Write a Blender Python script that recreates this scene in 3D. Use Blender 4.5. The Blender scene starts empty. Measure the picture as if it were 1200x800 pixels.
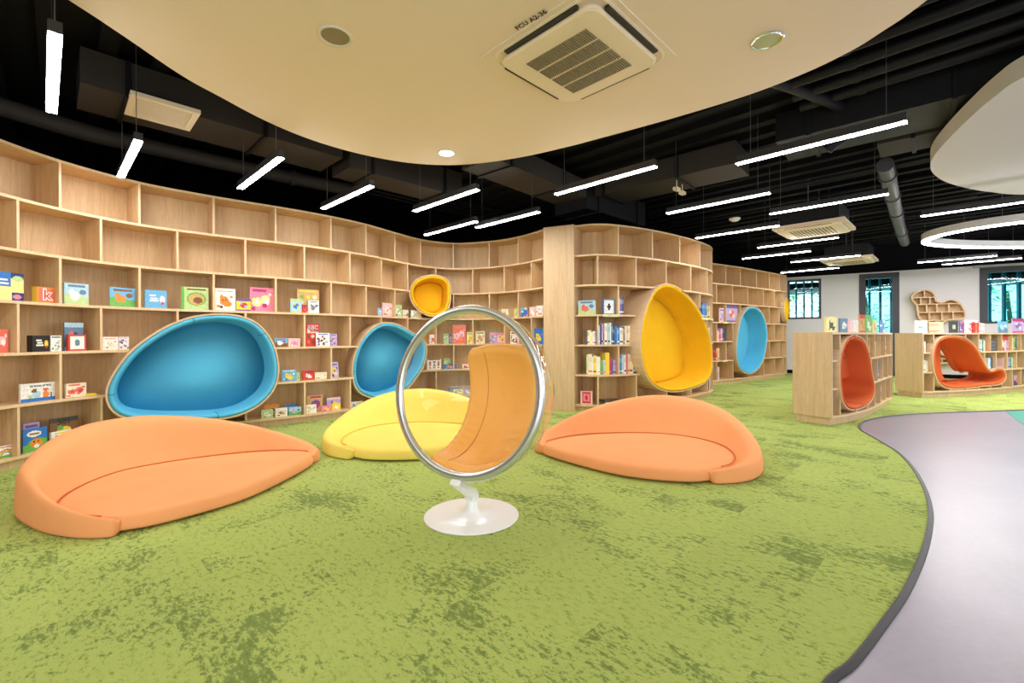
import bpy, bmesh, math, random
from mathutils import Vector, Matrix
from mathutils.geometry import tessellate_polygon
random.seed(7)
COL = bpy.context.scene.collection
SC = bpy.context.scene

# ------------------------------------------------------------------ camera
F = 533.0; ROLL = 0.0035; EYE = 1.10; YH = 394.4
cam = bpy.data.cameras.new('camera'); cam_o = bpy.data.objects.new('camera', cam); COL.objects.link(cam_o)
cam.sensor_width = 36.0; cam.lens = F/1200.0*36.0; cam.clip_start = 0.02; cam.clip_end = 200
cam_o.location = (0, 0, EYE)
cam_o.rotation_euler = (Matrix.Rotation(ROLL, 3, 'Y') @ Matrix.Rotation(math.pi/2, 3, 'X')).to_euler()
cam.shift_y = -(400.0-YH)/1200.0
SC.camera = cam_o

# ------------------------------------------------------------------ light
world = bpy.data.worlds.new('daylight'); SC.world = world; world.use_nodes = True
world.node_tree.nodes['Background'].inputs[0].default_value = (0.72, 0.90, 1.0, 1)
world.node_tree.nodes['Background'].inputs[1].default_value = 3.6
SC.view_settings.view_transform = 'Standard'; SC.view_settings.look = 'None'
SC.view_settings.gamma = 1.0; SC.view_settings.use_curve_mapping = False
SC.view_settings.exposure = 0.66
LAMP_STRENGTH = 46.0

def area(name, loc, rot, sx, sy, power, col):
    l = bpy.data.lights.new(name, 'AREA'); l.shape = 'RECTANGLE'; l.size = sx; l.size_y = sy
    l.energy = power; l.color = col
    o = bpy.data.objects.new(name, l); o.location = loc; o.rotation_euler = rot; COL.objects.link(o); return o
R90 = math.pi/2
# unseen area fills added to brighten the room
area('rear_fill', (0.5, -4.8, 1.6), (R90, 0, 0), 9.0, 2.4, 150, (0.90, 0.95, 1.0))  # added cool fill from behind, also lifts the raft's underside
area('right_fill', (13.6, 2.5, 1.6), (R90, 0, R90), 6.0, 2.2, 150, (0.85, 0.94, 1.0))  # added cool fill from the right
area('rear_top_fill', (0.0, -2.6, 2.55), (0, 0, 0), 6.0, 2.0, 110, (1.0, 0.96, 0.9))  # added overhead fill behind the camera, for unseen lamps
area('right_top_fill', (6.0, 1.0, 2.6), (0, 0, 0), 4.0, 3.5, 90, (1.0, 0.96, 0.92))  # added overhead fill over the right floor, out of view
area('left_top_fill', (-3.0, 0.6, 2.65), (0, 0, 0), 1.0, 3.0, 18, (1.0, 0.96, 0.9))  # weak added overhead fill at the left, out of view

# ------------------------------------------------------------------ small maths
CR, SR = math.cos(ROLL), math.sin(ROLL)
def ray(px, py):
    u = (px-600)/F; v = -(py-YH)/F
    return Vector((u*CR+v*SR, 1.0, -u*SR+v*CR))
def at(px, py, z):                       # place on a level plane
    d = ray(px, py); t = (z-EYE)/d.z; return Vector((d.x*t, d.y*t, z))
def on_plane(px, py, p0, n):             # place on a vertical plane
    d = ray(px, py); o = Vector((0, 0, EYE)); n = Vector((n[0], n[1], 0)); p0 = Vector((p0[0], p0[1], 0))
    t = (p0-Vector((0, 0, 0))).dot(n)/Vector((d.x, d.y, 0)).dot(n)
    return o+d*t
def proj_x(x, y): return 600+F*(x*CR)/y
def lin(c):
    return tuple((v/12.92 if v <= .04045 else ((v+.055)/1.055)**2.4) for v in c)
def rgb(r, g, b): return lin((r/255, g/255, b/255))
def cr_point(p0, p1, p2, p3, t):
    return 0.5*((2*p1)+(p2-p0)*t+(2*p0-5*p1+4*p2-p3)*t*t+(3*p1-p0-3*p2+p3)*t*t*t)
def spline(pts, closed=False, n=8):
    P = [Vector(p) for p in pts]; N = len(P); out = []
    for i in range(N if closed else N-1):
        if closed: a, b, c, d = P[(i-1) % N], P[i], P[(i+1) % N], P[(i+2) % N]
        else: a, b, c, d = P[max(i-1, 0)], P[i], P[i+1], P[min(i+2, N-1)]
        for k in range(n): out.append(cr_point(a, b, c, d, k/n))
    if not closed: out.append(P[-1])
    return out
def resample_closed(pts, n):
    L = [0]; N = len(pts)
    for i in range(N): L.append(L[-1]+(pts[(i+1) % N]-pts[i]).length)
    out = []; j = 0
    for k in range(n):
        s = L[-1]*k/n
        while L[j+1] < s: j += 1
        f = (s-L[j])/max(L[j+1]-L[j], 1e-9); out.append(pts[j].lerp(pts[(j+1) % N], f))
    return out
def area2(pts): return sum(pts[i].x*pts[(i+1) % len(pts)].y-pts[(i+1) % len(pts)].x*pts[i].y for i in range(len(pts)))/2
def inset(pts, d):                       # closed counter-clockwise loop moved inward by d
    N = len(pts); out = []
    for i in range(N):
        t = (pts[(i+1) % N]-pts[(i-1) % N]); t = Vector((t.x, t.y)).normalized()
        out.append(Vector((pts[i].x-t.y*d, pts[i].y+t.x*d)))
    return out
def in_poly(x, y, poly):
    c = False; N = len(poly); j = N-1
    for i in range(N):
        a, b = poly[i], poly[j]
        if (a[1] > y) != (b[1] > y) and x < (b[0]-a[0])*(y-a[1])/(b[1]-a[1])+a[0]: c = not c
        j = i
    return c

class Curve:
    def __init__(s, pts):
        s.p = spline([(a, b, 0) for a, b in pts], n=10)
        s.L = [0]
        for i in range(len(s.p)-1): s.L.append(s.L[-1]+(s.p[i+1]-s.p[i]).length)
        s.len = s.L[-1]
    def at(s, d):
        d = min(max(d, 0), s.len-1e-6)
        lo, hi = 0, len(s.L)-1
        while hi-lo > 1:
            m = (lo+hi)//2
            if s.L[m] <= d: lo = m
            else: hi = m
        f = (d-s.L[lo])/(s.L[lo+1]-s.L[lo]); return s.p[lo].lerp(s.p[lo+1], f)
    def tan(s, d): return (s.at(d+.06)-s.at(d-.06)).normalized()
    def nrm(s, d): t = s.tan(d); return Vector((t.y, -t.x, 0))     # towards the room (to the right of travel)
    def find(s, px):
        best = None; prev = None
        n = int(s.len/.01)
        for i in range(n):
            d = s.len*i/n; q = s.at(d)
            e = proj_x(q.x, q.y)-px
            if prev is not None and prev < 0 <= e: return d
            prev = e
            if best is None or abs(e) < best[0]: best = (abs(e), d)
        return best[1]

# ------------------------------------------------------------------ materials
def mat(name, col, rough=.6, metal=0, spec=.5, emis=None, estr=0, sheen=0, coat=0):
    m = bpy.data.materials.new(name); m.use_nodes = True; b = m.node_tree.nodes['Principled BSDF']
    b.inputs['Base Color'].default_value = (*col, 1); b.inputs['Roughness'].default_value = rough
    b.inputs['Metallic'].default_value = metal; b.inputs['Specular IOR Level'].default_value = spec
    b.inputs['Sheen Weight'].default_value = sheen; b.inputs['Coat Weight'].default_value = coat
    if emis: b.inputs['Emission Color'].default_value = (*emis, 1); b.inputs['Emission Strength'].default_value = estr
    return m
def nodes(m):
    nt = m.node_tree; return nt, nt.nodes['Principled BSDF'], lambda t: nt.nodes.new(t), lambda a, b: nt.links.new(a, b)
def coords(nt, new, link, scale, kind='Position'):
    mp = new('ShaderNodeMapping'); mp.inputs['Scale'].default_value = scale
    if kind == 'Position': g = new('ShaderNodeNewGeometry'); link(g.outputs['Position'], mp.inputs['Vector'])
    else: g = new('ShaderNodeTexCoord'); link(g.outputs['Object'], mp.inputs['Vector'])
    return mp.outputs['Vector']
def noise(new, link, vec, scale, detail=4, rough=.55, dist=0):
    n = new('ShaderNodeTexNoise'); link(vec, n.inputs['Vector']); n.inputs['Scale'].default_value = scale
    n.inputs['Detail'].default_value = detail; n.inputs['Roughness'].default_value = rough; n.inputs['Distortion'].default_value = dist
    return n.outputs['Fac']
def ramp(new, link, fac, stops):
    r = new('ShaderNodeValToRGB'); link(fac, r.inputs['Fac'])
    while len(r.color_ramp.elements) < len(stops): r.color_ramp.elements.new(.5)
    for e, (p, c) in zip(r.color_ramp.elements, stops): e.position = p; e.color = (*c, 1)
    return r.outputs['Color']
def mix(new, link, a, b, fac, mode='MIX'):
    m = new('ShaderNodeMix'); m.data_type = 'RGBA'; m.blend_type = mode
    for s, v in ((m.inputs[6], a), (m.inputs[7], b), (m.inputs[0], fac)):
        if isinstance(v, (int, float)): s.default_value = v
        elif isinstance(v, tuple): s.default_value = (*v, 1)
        else: link(v, s)
    return m.outputs[2]
def bump(new, link, b, h, strength, dist=.01):
    n = new('ShaderNodeBump'); link(h, n.inputs['Height']); n.inputs['Strength'].default_value = strength
    n.inputs['Distance'].default_value = dist; link(n.outputs['Normal'], b.inputs['Normal'])

def wood(name, c1, c2, rough=.5, scale=(9, 9, .55), strip=True):
    m = mat(name, c1, rough); nt, b, new, link = nodes(m)
    v = coords(nt, new, link, scale)
    f1 = noise(new, link, v, 3.0, 5, .6, .6)
    col = ramp(new, link, f1, [(.3, c2), (.7, c1)])
    v2 = coords(nt, new, link, tuple(s*5 for s in scale))
    f2 = noise(new, link, v2, 4.0, 3, .6)
    col = mix(new, link, col, ramp(new, link, f2, [(.35, (.74, .72, .70)), (.6, (1, 1, 1))]), .45, 'MULTIPLY')
    link(col, b.inputs['Base Color']); bump(new, link, b, f2, .08, .002)
    return m
OAK = wood('light_oak', rgb(228, 195, 150), rgb(208, 172, 126))
OAK_END = wood('pale_oak', rgb(224, 194, 154), rgb(205, 172, 130))
EDGE = wood('oak_edge_band', rgb(238, 208, 166), rgb(228, 194, 150), .45)
PLY = wood('pale_plywood', rgb(226, 194, 156), rgb(214, 180, 140), .5, (1.2, 1.2, 9))

def fabric(name, c, dark=.86, scale=420):
    m = mat(name, c, .9, spec=.12); nt, b, new, link = nodes(m)
    v = coords(nt, new, link, (1, 1, 1), 'Object')
    f = noise(new, link, v, scale, 2, .6)
    g = noise(new, link, v, 3.0, 2, .5)
    col = mix(new, link, tuple(x*dark for x in c), c, f)
    col = mix(new, link, col, ramp(new, link, g, [(.3, (.95, .94, .93)), (.7, (1, 1, 1))]), 1.0, 'MULTIPLY')
    link(col, b.inputs['Base Color']); bump(new, link, b, f, .12, .002)
    return m
ORANGE = fabric('peach_orange_fabric', rgb(252, 172, 116))
YELLOW = fabric('lemon_yellow_fabric', rgb(250, 224, 112))
BLUE = fabric('turquoise_fabric', rgb(96, 192, 230))
GOLD = fabric('golden_yellow_fabric', rgb(253, 200, 40))
RUST = fabric('rust_orange_fabric', rgb(226, 112, 62))
SEAM = mat('seam_thread', rgb(120, 70, 40), .9)
SEAMB = mat('blue_seam', rgb(10, 80, 110), .9)
LEATHER = mat('amber_leatherette', rgb(248, 180, 92), .5, spec=.3)
_nt, _b, _new, _link = nodes(LEATHER)
_v = coords(_nt, _new, _link, (1, 1, 1)); _f = noise(_new, _link, _v, 60, 3); _w = noise(_new, _link, _v, 9, 3, .6, 1.5)
bump(_new, _link, _b, _w, .25, .03)

def carpet_mat():
    m = mat('green_carpet', rgb(150, 175, 82), .97, spec=.05); nt, b, new, link = nodes(m)
    g = new('ShaderNodeNewGeometry'); mp = new('ShaderNodeMapping'); mp.inputs['Rotation'].default_value = (0, 0, .7854)
    link(g.outputs['Position'], mp.inputs['Vector']); rot = mp.outputs['Vector']
    def vm(op, a, c):
        n = new('ShaderNodeVectorMath'); n.operation = op; link(a, n.inputs[0])
        if isinstance(c, tuple): n.inputs[1].default_value = c
        elif c is not None: link(c, n.inputs[1])
        return n.outputs[0]
    cell = vm('FLOOR', vm('MULTIPLY', rot, (2.0, 2.0, 0)), None)
    wn = new('ShaderNodeTexWhiteNoise'); wn.noise_dimensions = '3D'; link(cell, wn.inputs['Vector'])
    off = vm('MULTIPLY', wn.outputs['Color'], (.55, .55, 0))
    vec = vm('ADD', vm('MULTIPLY', rot, (1.0, 1.7, 1)), off)
    fine = noise(new, link, rot, 160, 2, .7)
    patch = noise(new, link, vec, 1.5, 3, .6, .2)
    grain = noise(new, link, vec, 24, 7, .8)
    big = noise(new, link, rot, .7, 3, .5)
    base = mix(new, link, rgb(150, 168, 88), rgb(194, 206, 126), fine)
    base = mix(new, link, base, rgb(176, 192, 104), big)
    ma = new('ShaderNodeMath'); ma.operation = 'MULTIPLY_ADD'; link(patch, ma.inputs[0]); ma.inputs[1].default_value = .72; link(grain, ma.inputs[2])
    sub = new('ShaderNodeMath'); sub.operation = 'SUBTRACT'; link(ma.outputs[0], sub.inputs[0]); sub.inputs[1].default_value = .5
    k = ramp(new, link, sub.outputs[0], [(.395, (0, 0, 0)), (.46, (.70, .70, .70))])
    k0 = ramp(new, link, grain, [(.50, (0, 0, 0)), (.60, (.5, .5, .5))])
    col = mix(new, link, base, rgb(124, 146, 66), k0)
    col = mix(new, link, col, rgb(100, 120, 66), k)
    tone = new('ShaderNodeMapRange'); link(wn.outputs['Value'], tone.inputs[0]); tone.inputs[3].default_value = .95; tone.inputs[4].default_value = 1.03
    cmb = new('ShaderNodeCombineColor'); [link(tone.outputs[0], cmb.inputs[i]) for i in range(3)]
    col = mix(new, link, col, cmb.outputs[0], 1.0, 'MULTIPLY')
    link(col, b.inputs['Base Color']); bump(new, link, b, fine, .5, .01)
    return m
CARPET = carpet_mat()
def concrete_mat():
    m = mat('violet_grey_polished_concrete', rgb(150, 140, 155), .22, spec=.6); nt, b, new, link = nodes(m)
    v = coords(nt, new, link, (1, 1, 1)); f = noise(new, link, v, 1.4, 8, .65, .4); g = noise(new, link, v, 30, 4, .6)
    col = ramp(new, link, f, [(.2, rgb(144, 138, 154)), (.5, rgb(152, 145, 162)), (.8, rgb(160, 153, 170))])
    col = mix(new, link, col, ramp(new, link, g, [(.3, (.93, .93, .93)), (.7, (1, 1, 1))]), 1.0, 'MULTIPLY')
    link(col, b.inputs['Base Color'])
    b.inputs['Roughness'].default_value = .32; return m
CONC = concrete_mat()
TEAL = mat('teal_floor', rgb(24, 160, 140), .35)
STRIP = mat('dark_edge_strip', rgb(34, 34, 36), .5)
BLACK = mat('black_ceiling_paint', (.004, .004, .0055), .8, spec=.2)
BLACKW = mat('black_wall_paint', (.006, .006, .008), .9, spec=.05)
DUCT = mat('dark_brown_grey_duct', (.040, .033, .029), .6, spec=.2)
DUCT2 = mat('black_painted_steel', (.007, .007, .0085), .5, spec=.25)
WALL = mat('white_wall_paint', rgb(232, 230, 234), .85)
CLOUD = mat('cream_ceiling_board', rgb(238, 220, 200), .85)
CLOUD2 = mat('pale_grey_ceiling_board', rgb(218, 216, 210), .85)
GRILLE = mat('cream_plastic', rgb(238, 222, 198), .5)
SLOT = mat('dark_slot', rgb(60, 54, 46), .7)
FRAME = mat('charcoal_window_frame', rgb(62, 60, 68), .5)
LAMPW = mat('white_light_diffuser', (1, 1, 1), .5, emis=(1.0, .97, .95), estr=LAMP_STRENGTH)
DOWNL = mat('downlight_lens', (1, 1, 1), .5, emis=(1.0, .93, .84), estr=14)
HOUS = mat('black_lamp_housing', (.02, .02, .022), .45)
WHITE = mat('white_lacquer', rgb(236, 236, 236), .3, coat=.3)
CHROME = mat('polished_steel', (.78, .79, .80), .18, 1)
RIMM = mat('brushed_rim', (.70, .72, .735), .3, .85)
WIRE = mat('grey_wire', rgb(90, 90, 92), .5, .5)
TAG = mat('pale_green_card', rgb(222, 226, 160), .6)

def glass_mat(name, tint, base=.05, gl=(1, 1, 1), edge=.5):
    m = bpy.data.materials.new(name); m.use_nodes = True; nt = m.node_tree; nt.nodes.clear()
    new = lambda t: nt.nodes.new(t); link = lambda a, b: nt.links.new(a, b)
    o = new('ShaderNodeOutputMaterial'); mx = new('ShaderNodeMixShader'); tr = new('ShaderNodeBsdfTransparent'); g = new('ShaderNodeBsdfGlossy')
    tr.inputs[0].default_value = (*tint, 1); g.inputs[0].default_value = (*gl, 1); g.inputs['Roughness'].default_value = .03
    lw = new('ShaderNodeLayerWeight'); lw.inputs[0].default_value = edge
    mr = new('ShaderNodeMapRange'); link(lw.outputs['Facing'], mr.inputs[0])
    mr.inputs[1].default_value = 0; mr.inputs[2].default_value = 1; mr.inputs[3].default_value = base; mr.inputs[4].default_value = .75
    pw = new('ShaderNodeMath'); pw.operation = 'POWER'; link(lw.outputs['Facing'], pw.inputs[0]); pw.inputs[1].default_value = 2.8
    link(pw.outputs[0], mr.inputs[0]); link(mr.outputs[0], mx.inputs[0]); link(tr.outputs[0], mx.inputs[1]); link(g.outputs[0], mx.inputs[2])
    link(mx.outputs[0], o.inputs[0]); return m
ACRYL = glass_mat('clear_acrylic', (.98, .98, .975), .03)
TINT = glass_mat('teal_tinted_glass', (.42, .84, .90), .015)
TINT2 = glass_mat('pale_tinted_glass', (.62, .86, .90), .015)

COVER = mat('printed_cover', (1, 1, 1), .35); _nt, _b, _new, _link = nodes(COVER)
_a = _new('ShaderNodeVertexColor'); _a.layer_name = 'print'; _link(_a.outputs['Color'], _b.inputs['Base Color'])
PAPER = mat('paper', rgb(238, 234, 224), .8)

# ------------------------------------------------------------------ mesh helper
class MB:
    def __init__(s): s.v = []; s.f = []; s.m = []; s.c = []
    def add(s, vs, fs, mi=0, cols=None):
        o = len(s.v); s.v += [Vector(q) for q in vs]; s.f += [tuple(i+o for i in f) for f in fs]
        s.m += [mi]*len(fs) if isinstance(mi, int) else list(mi)
        if cols: s.c += cols
    def hexa(s, p, mi=0):      # 4 bottom, 4 top, counter-clockwise from above
        s.add(p, [(3, 2, 1, 0), (4, 5, 6, 7), (0, 1, 5, 4), (1, 2, 6, 5), (2, 3, 7, 6), (3, 0, 4, 7)], mi)
    def box(s, x0, y0, z0, x1, y1, z1, mi=0):
        s.hexa([(x0, y0, z0), (x1, y0, z0), (x1, y1, z0), (x0, y1, z0), (x0, y0, z1), (x1, y0, z1), (x1, y1, z1), (x0, y1, z1)], mi)
    def obox(s, c, t, n, hw, hd, z0, z1, mi=0):   # oriented box: centre c, half width hw along t, half depth hd along n
        c = Vector((c[0], c[1], 0)); t = Vector((t[0], t[1], 0)); n = Vector((n[0], n[1], 0))
        if t.cross(n).z < 0: n = -n
        q = [c-t*hw-n*hd, c+t*hw-n*hd, c+t*hw+n*hd, c-t*hw+n*hd]
        s.hexa([(*a.xy, z0) for a in q]+[(*a.xy, z1) for a in q], mi)
    def tube(s, path, r, seg=10, mi=0, closed=False, flat=1.0, up=None):
        P = [Vector(p) for p in path]; N = len(P); rings = []
        R_ = r if isinstance(r, (list, tuple)) else [r]*N
        for i in range(N):
            a = P[(i-1) % N] if (closed or i > 0) else P[i]; b = P[(i+1) % N] if (closed or i < N-1) else P[i]
            t = (b-a).normalized(); u = Vector(up) if up is not None else (Vector((0, 0, 1)) if abs(t.z) < .95 else Vector((1, 0, 0)))
            x = t.cross(u).normalized(); y = x.cross(t).normalized()
            rings.append([P[i]+x*math.cos(2*math.pi*k/seg)*R_[i]+y*math.sin(2*math.pi*k/seg)*R_[i]*flat for k in range(seg)])
        s.loft(rings, closed, mi, caps=not closed)
    def loft(s, rings, closed=False, mi=0, caps=True):
        o = len(s.v); n = len(rings[0]); vs = [p for r in rings for p in r]; fs = []
        M = len(rings)
        for i in range(M if closed else M-1):
            j = (i+1) % M
            for k in range(n):
                l = (k+1) % n; fs.append((i*n+k, j*n+k, j*n+l, i*n+l))
        if caps and not closed: fs.append(tuple(range(n))); fs.append(tuple(reversed([(M-1)*n+k for k in range(n)])))
        s.add(vs, fs, mi)
    def lathe(s, prof, c, seg=48, mi=0):
        rings = [[Vector((c[0]+r*math.cos(2*math.pi*k/seg), c[1]+r*math.sin(2*math.pi*k/seg), c[2]+z)) for k in range(seg)] for r, z in prof]
        s.loft(rings, False, mi)
    def prism(s, poly, z0, z1, mi=0, holes=()):
        loops = [[Vector((p[0], p[1], 0)) for p in poly]]+[[Vector((p[0], p[1], 0)) for p in h] for h in holes]
        tri = tessellate_polygon(loops); flat = [p for l in loops for p in l]; n = len(flat)
        vs = [(p.x, p.y, z0) for p in flat]+[(p.x, p.y, z1) for p in flat]; fs = []
        for a, b, c in tri: fs.append((a, b, c)); fs.append((c+n, b+n, a+n))
        o = 0
        for l in loops:
            for k in range(len(l)): j = (k+1) % len(l); fs.append((o+k, o+j, o+j+n, o+k+n))
            o += len(l)
        s.add(vs, fs, mi)
    def build(s, name, mats, parent=None, smooth=False, base=None, subsurf=0, angle=None, fix=True):
        if not isinstance(mats, (list, tuple)): mats = [mats]
        me = bpy.data.meshes.new(name)
        if parent is not None:
            r = parent
            org = Vector((0, 0, 0)); rot = Matrix.Identity(3)
            M = Matrix.Identity(4)
            while r is not None: M = Matrix.Translation(r.location) @ r.rotation_euler.to_matrix().to_4x4() @ M; r = r.parent
            inv = M.inverted(); vs = [inv @ p for p in s.v]; loc = Vector((0, 0, 0))
        else:
            if base is None:
                xs = [p.x for p in s.v]; ys = [p.y for p in s.v]; zs = [p.z for p in s.v]
                base = ((min(xs)+max(xs))/2, (min(ys)+max(ys))/2, min(zs))
            loc = Vector(base); vs = [p-loc for p in s.v]
        me.from_pydata([tuple(p) for p in vs], [], s.f)
        for i, p in enumerate(me.polygons): p.material_index = s.m[i]; p.use_smooth = smooth
        for m_ in mats: me.materials.append(m_)
        if s.c:
            ca = me.color_attributes.new('print', 'FLOAT_COLOR', 'CORNER')
            i = 0
            for p, c in zip(me.polygons, s.c):
                for _ in range(p.loop_total): ca.data[i].color = (*c, 1); i += 1
        me.update()
        if fix:
            bm = bmesh.new(); bm.from_mesh(me); bmesh.ops.recalc_face_normals(bm, faces=bm.faces)
            if smooth and angle is not None:
                for e in bm.edges:
                    if len(e.link_faces) == 2 and e.calc_face_angle(0) > angle: e.smooth = False
            bm.to_mesh(me); bm.free()
        o = bpy.data.objects.new(name, me); o.location = loc; COL.objects.link(o)
        if parent is not None: o.parent = parent
        if subsurf: md = o.modifiers.new('smooth', 'SUBSURF'); md.levels = subsurf; md.render_levels = subsurf
        return o
def tag(o, label=None, cat=None, group=None, kind=None):
    if label: o['label'] = label
    if cat: o['category'] = cat
    if group: o['group'] = group
    if kind: o['kind'] = kind
    return o
def thing(name, label, cat, loc, rz=0, group=None):
    o = bpy.data.objects.new(name, None); COL.objects.link(o); o.location = loc; o.rotation_euler = (0, 0, rz)
    o.empty_display_size = .1; return tag(o, label, cat, group)
def text_mesh(name, txt, size, M, material, parent, bold=0):
    cu = bpy.data.curves.new(name, 'FONT'); cu.body = txt; cu.size = size; cu.align_x = 'CENTER'; cu.align_y = 'CENTER'
    cu.offset = bold; cu.resolution_u = 2
    to = bpy.data.objects.new(name, cu); COL.objects.link(to)
    dg = bpy.context.evaluated_depsgraph_get(); me = bpy.data.meshes.new_from_object(to.evaluated_get(dg))
    bpy.data.objects.remove(to); mb = MB()
    mb.v = [M @ v.co for v in me.vertices]; mb.f = [tuple(p.vertices) for p in me.polygons]; mb.m = [0]*len(mb.f)
    bpy.data.meshes.remove(me)
    return mb.build(name, material, parent, fix=False) if mb.f else None

# ------------------------------------------------------------------ the room
m = MB(); m.box(-6, -5, -.06, 15, 16, -.008); tag(m.build('floor', CONC, base=(0, 0, 0)), 'violet grey polished concrete floor', kind='structure')
bnd = [(.98, 1.44), (1.14, 1.54), (1.39, 1.73), (1.68, 1.96), (2.03, 2.27), (2.35, 2.58), (2.65, 2.9), (2.99, 3.32), (3.35, 3.83), (3.65, 4.34), (3.87, 4.86), (4.10, 5.38), (4.48, 5.82), (4.97, 6.14), (5.55, 6.36), (6.36, 6.52), (7.17, 6.64), (7.8, 6.73)]
bnd = [(-.6, -4.9), (-.55, -3.5), (-.3, -1.6), (.1, -.2), (.45, .8), (.75, 1.22)]+bnd+[(9.2, 6.85), (11, 6.9), (14.9, 6.9)]
bc = [(p.x, p.y) for p in spline([(a, b, 0) for a, b in bnd], n=5)]
m = MB(); m.prism(bc+[(14.9, 15.9), (-5.9, 15.9), (-5.9, -4.9)], -.008, 0.0)
tag(m.build('floor_carpet', CARPET, base=(0, 0, 0)), 'mottled green carpet ending in a sweeping curve', kind='structure')
m = MB(); sp = [Vector((a, b, 0)) for a, b in bc]
rings = []
for i, p in enumerate(sp):
    t = (sp[min(i+1, len(sp)-1)]-sp[max(i-1, 0)]).normalized(); n = Vector((t.y, -t.x, 0))
    rings.append([p+Vector((0, 0, -.007)), p+n*.024+Vector((0, 0, -.007)), p+n*.022+Vector((0, 0, -.001)), p+n*.004+Vector((0, 0, .004)), p-n*.003+Vector((0, 0, .004)), p-n*.003+Vector((0, 0, -.005))])
m.loft(rings); tag(m.build('trim_1', STRIP, base=(0, 0, 0)), 'dark edging strip along the curved carpet edge', kind='structure')
m = MB(); q = [at(*p, 0) for p in [(1178, 481.2), (1187, 488), (1200, 497), (1240, 510), (1260, 480.3)]]
m.prism([(p.x, p.y) for p in q], -.0075, -.0045); tag(m.build('floor_inlay', TEAL, base=(0, 0, 0)), 'teal inlay in the concrete floor at the right', kind='structure')

m = MB(); m.box(-6, -5, 3.6, 15, 16, 3.7); ceil = tag(m.build('ceiling', BLACK, base=(0, 0, 3.6)), 'black painted ceiling slab', kind='structure')
m = MB(); m.box(-6.1, -5, 0, -6, 16, 3.6); tag(m.build('wall_left', BLACKW), 'black wall behind the bookcase', kind='structure')
m = MB(); m.box(-6, 15.9, 0, 9, 16, 3.6); tag(m.build('wall_rear', BLACKW), 'black wall behind the far bookcase', kind='structure')
m = MB(); m.box(15, -5, 0, 15.1, 12, 3.6); tag(m.build('wall_right', WALL), 'white wall of the hall', kind='structure')
m = MB(); m.box(-6, -5.1, 0, 15, -5, 3.6); tag(m.build('wall_front', WALL), 'white wall behind the photographer', kind='structure')

# far white wall in its own axis w, with the openings left open
W0 = Vector((8.2, 13.43, 0)); WD = (Vector((12.25, 10.88, 0))-W0).normalized(); WN = Vector((WD.y, -WD.x, 0))   # towards the room
if WN.y > 0: WN = -WN
def w_of(px): 
    q = on_plane(px, 390, W0, WN); return (Vector((q.x, q.y, 0))-W0).dot(WD)
def zw(px, py): return on_plane(px, py, W0, WN).z
def wbox(mb, w0, w1, z0, z1, d0, d1, mi=0):
    c = W0+WD*((w0+w1)/2)+WN*((d0+d1)/2); mb.obox(c, WD, WN, (w1-w0)/2, abs(d1-d0)/2, z0, z1, mi)
WT = 2.82
openings = [(w_of(923.5), w_of(962.5), zw(943, 373.5), zw(943, 327.5)), (w_of(1007), w_of(1054), .02, zw(1030, 320)), (w_of(1148), w_of(1148)+2.6, zw(1150, 379), zw(1148, 313.5))]
m = MB(); edges = [-1.2]
for o_ in openings: edges += [o_[0], o_[1]]
edges += [7.6]
for i in range(0, len(edges), 2): wbox(m, edges[i], edges[i+1], 0, WT, 0, -.15)
for a, b, z0, z1 in openings:
    if z0 > .1: wbox(m, a, b, 0, z0, 0, -.15)
    wbox(m, a, b, z1, WT, 0, -.15)
tag(m.build('wall_back', WALL), 'white wall with three tinted windows', kind='structure')
m = MB(); wbox(m, -1.2, 7.6, WT, 3.6, .02, -.2); tag(m.build('trim_2', BLACKW), 'black band above the white wall', kind='structure')
m = MB()
for a, b in ((-1.2, openings[1][0]), (openings[1][1], 7.6)): wbox(m, a, b, 0, .10, .015, .0)
tag(m.build('baseboard_back', BLACKW), 'black baseboard along the white wall', kind='structure')
for i, (a, b, z0, z1) in enumerate(openings):
    r = thing('window_%d' % (i+1), ['small square tinted window beside the far bookcase', 'tall narrow tinted window behind the low bookcases', 'wide tinted window at the right edge'][i], 'window', W0+WD*((a+b)/2)+Vector((0, 0, z0)))
    r['kind'] = 'structure'; del r['category']
    fw = .05 if i == 0 else .14
    m = MB(); wbox(m, a, a+fw, z0, z1, .02, -.12); wbox(m, b-(fw if i else .06), b, z0, z1, .02, -.12); wbox(m, a, b, z1-fw, z1, .021, -.121); wbox(m, a, b, z0, z0+.05, .021, -.121)
    m.build('frame', FRAME, r)
    if i == 1: m = MB(); wbox(m, a+fw, b-fw, .82, .9, .01, -.11); m.build('transom', FRAME, r)
    m = MB(); wbox(m, a+.03, b-.03, z0+.03, z1-.03, -.05, -.058); m.build('pane', TINT2 if i == 0 else TINT, r)
m = MB(); a, b, z0, z1 = openings[2]; wbox(m, a-.12, b+.1, z1-.01, WT-.002, .10, .002)
tag(m.build('blind_box', mat('grey_blind_box', rgb(176, 178, 178), .6)), 'pale grey roller blind box above the wide right window', 'blind')

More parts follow.
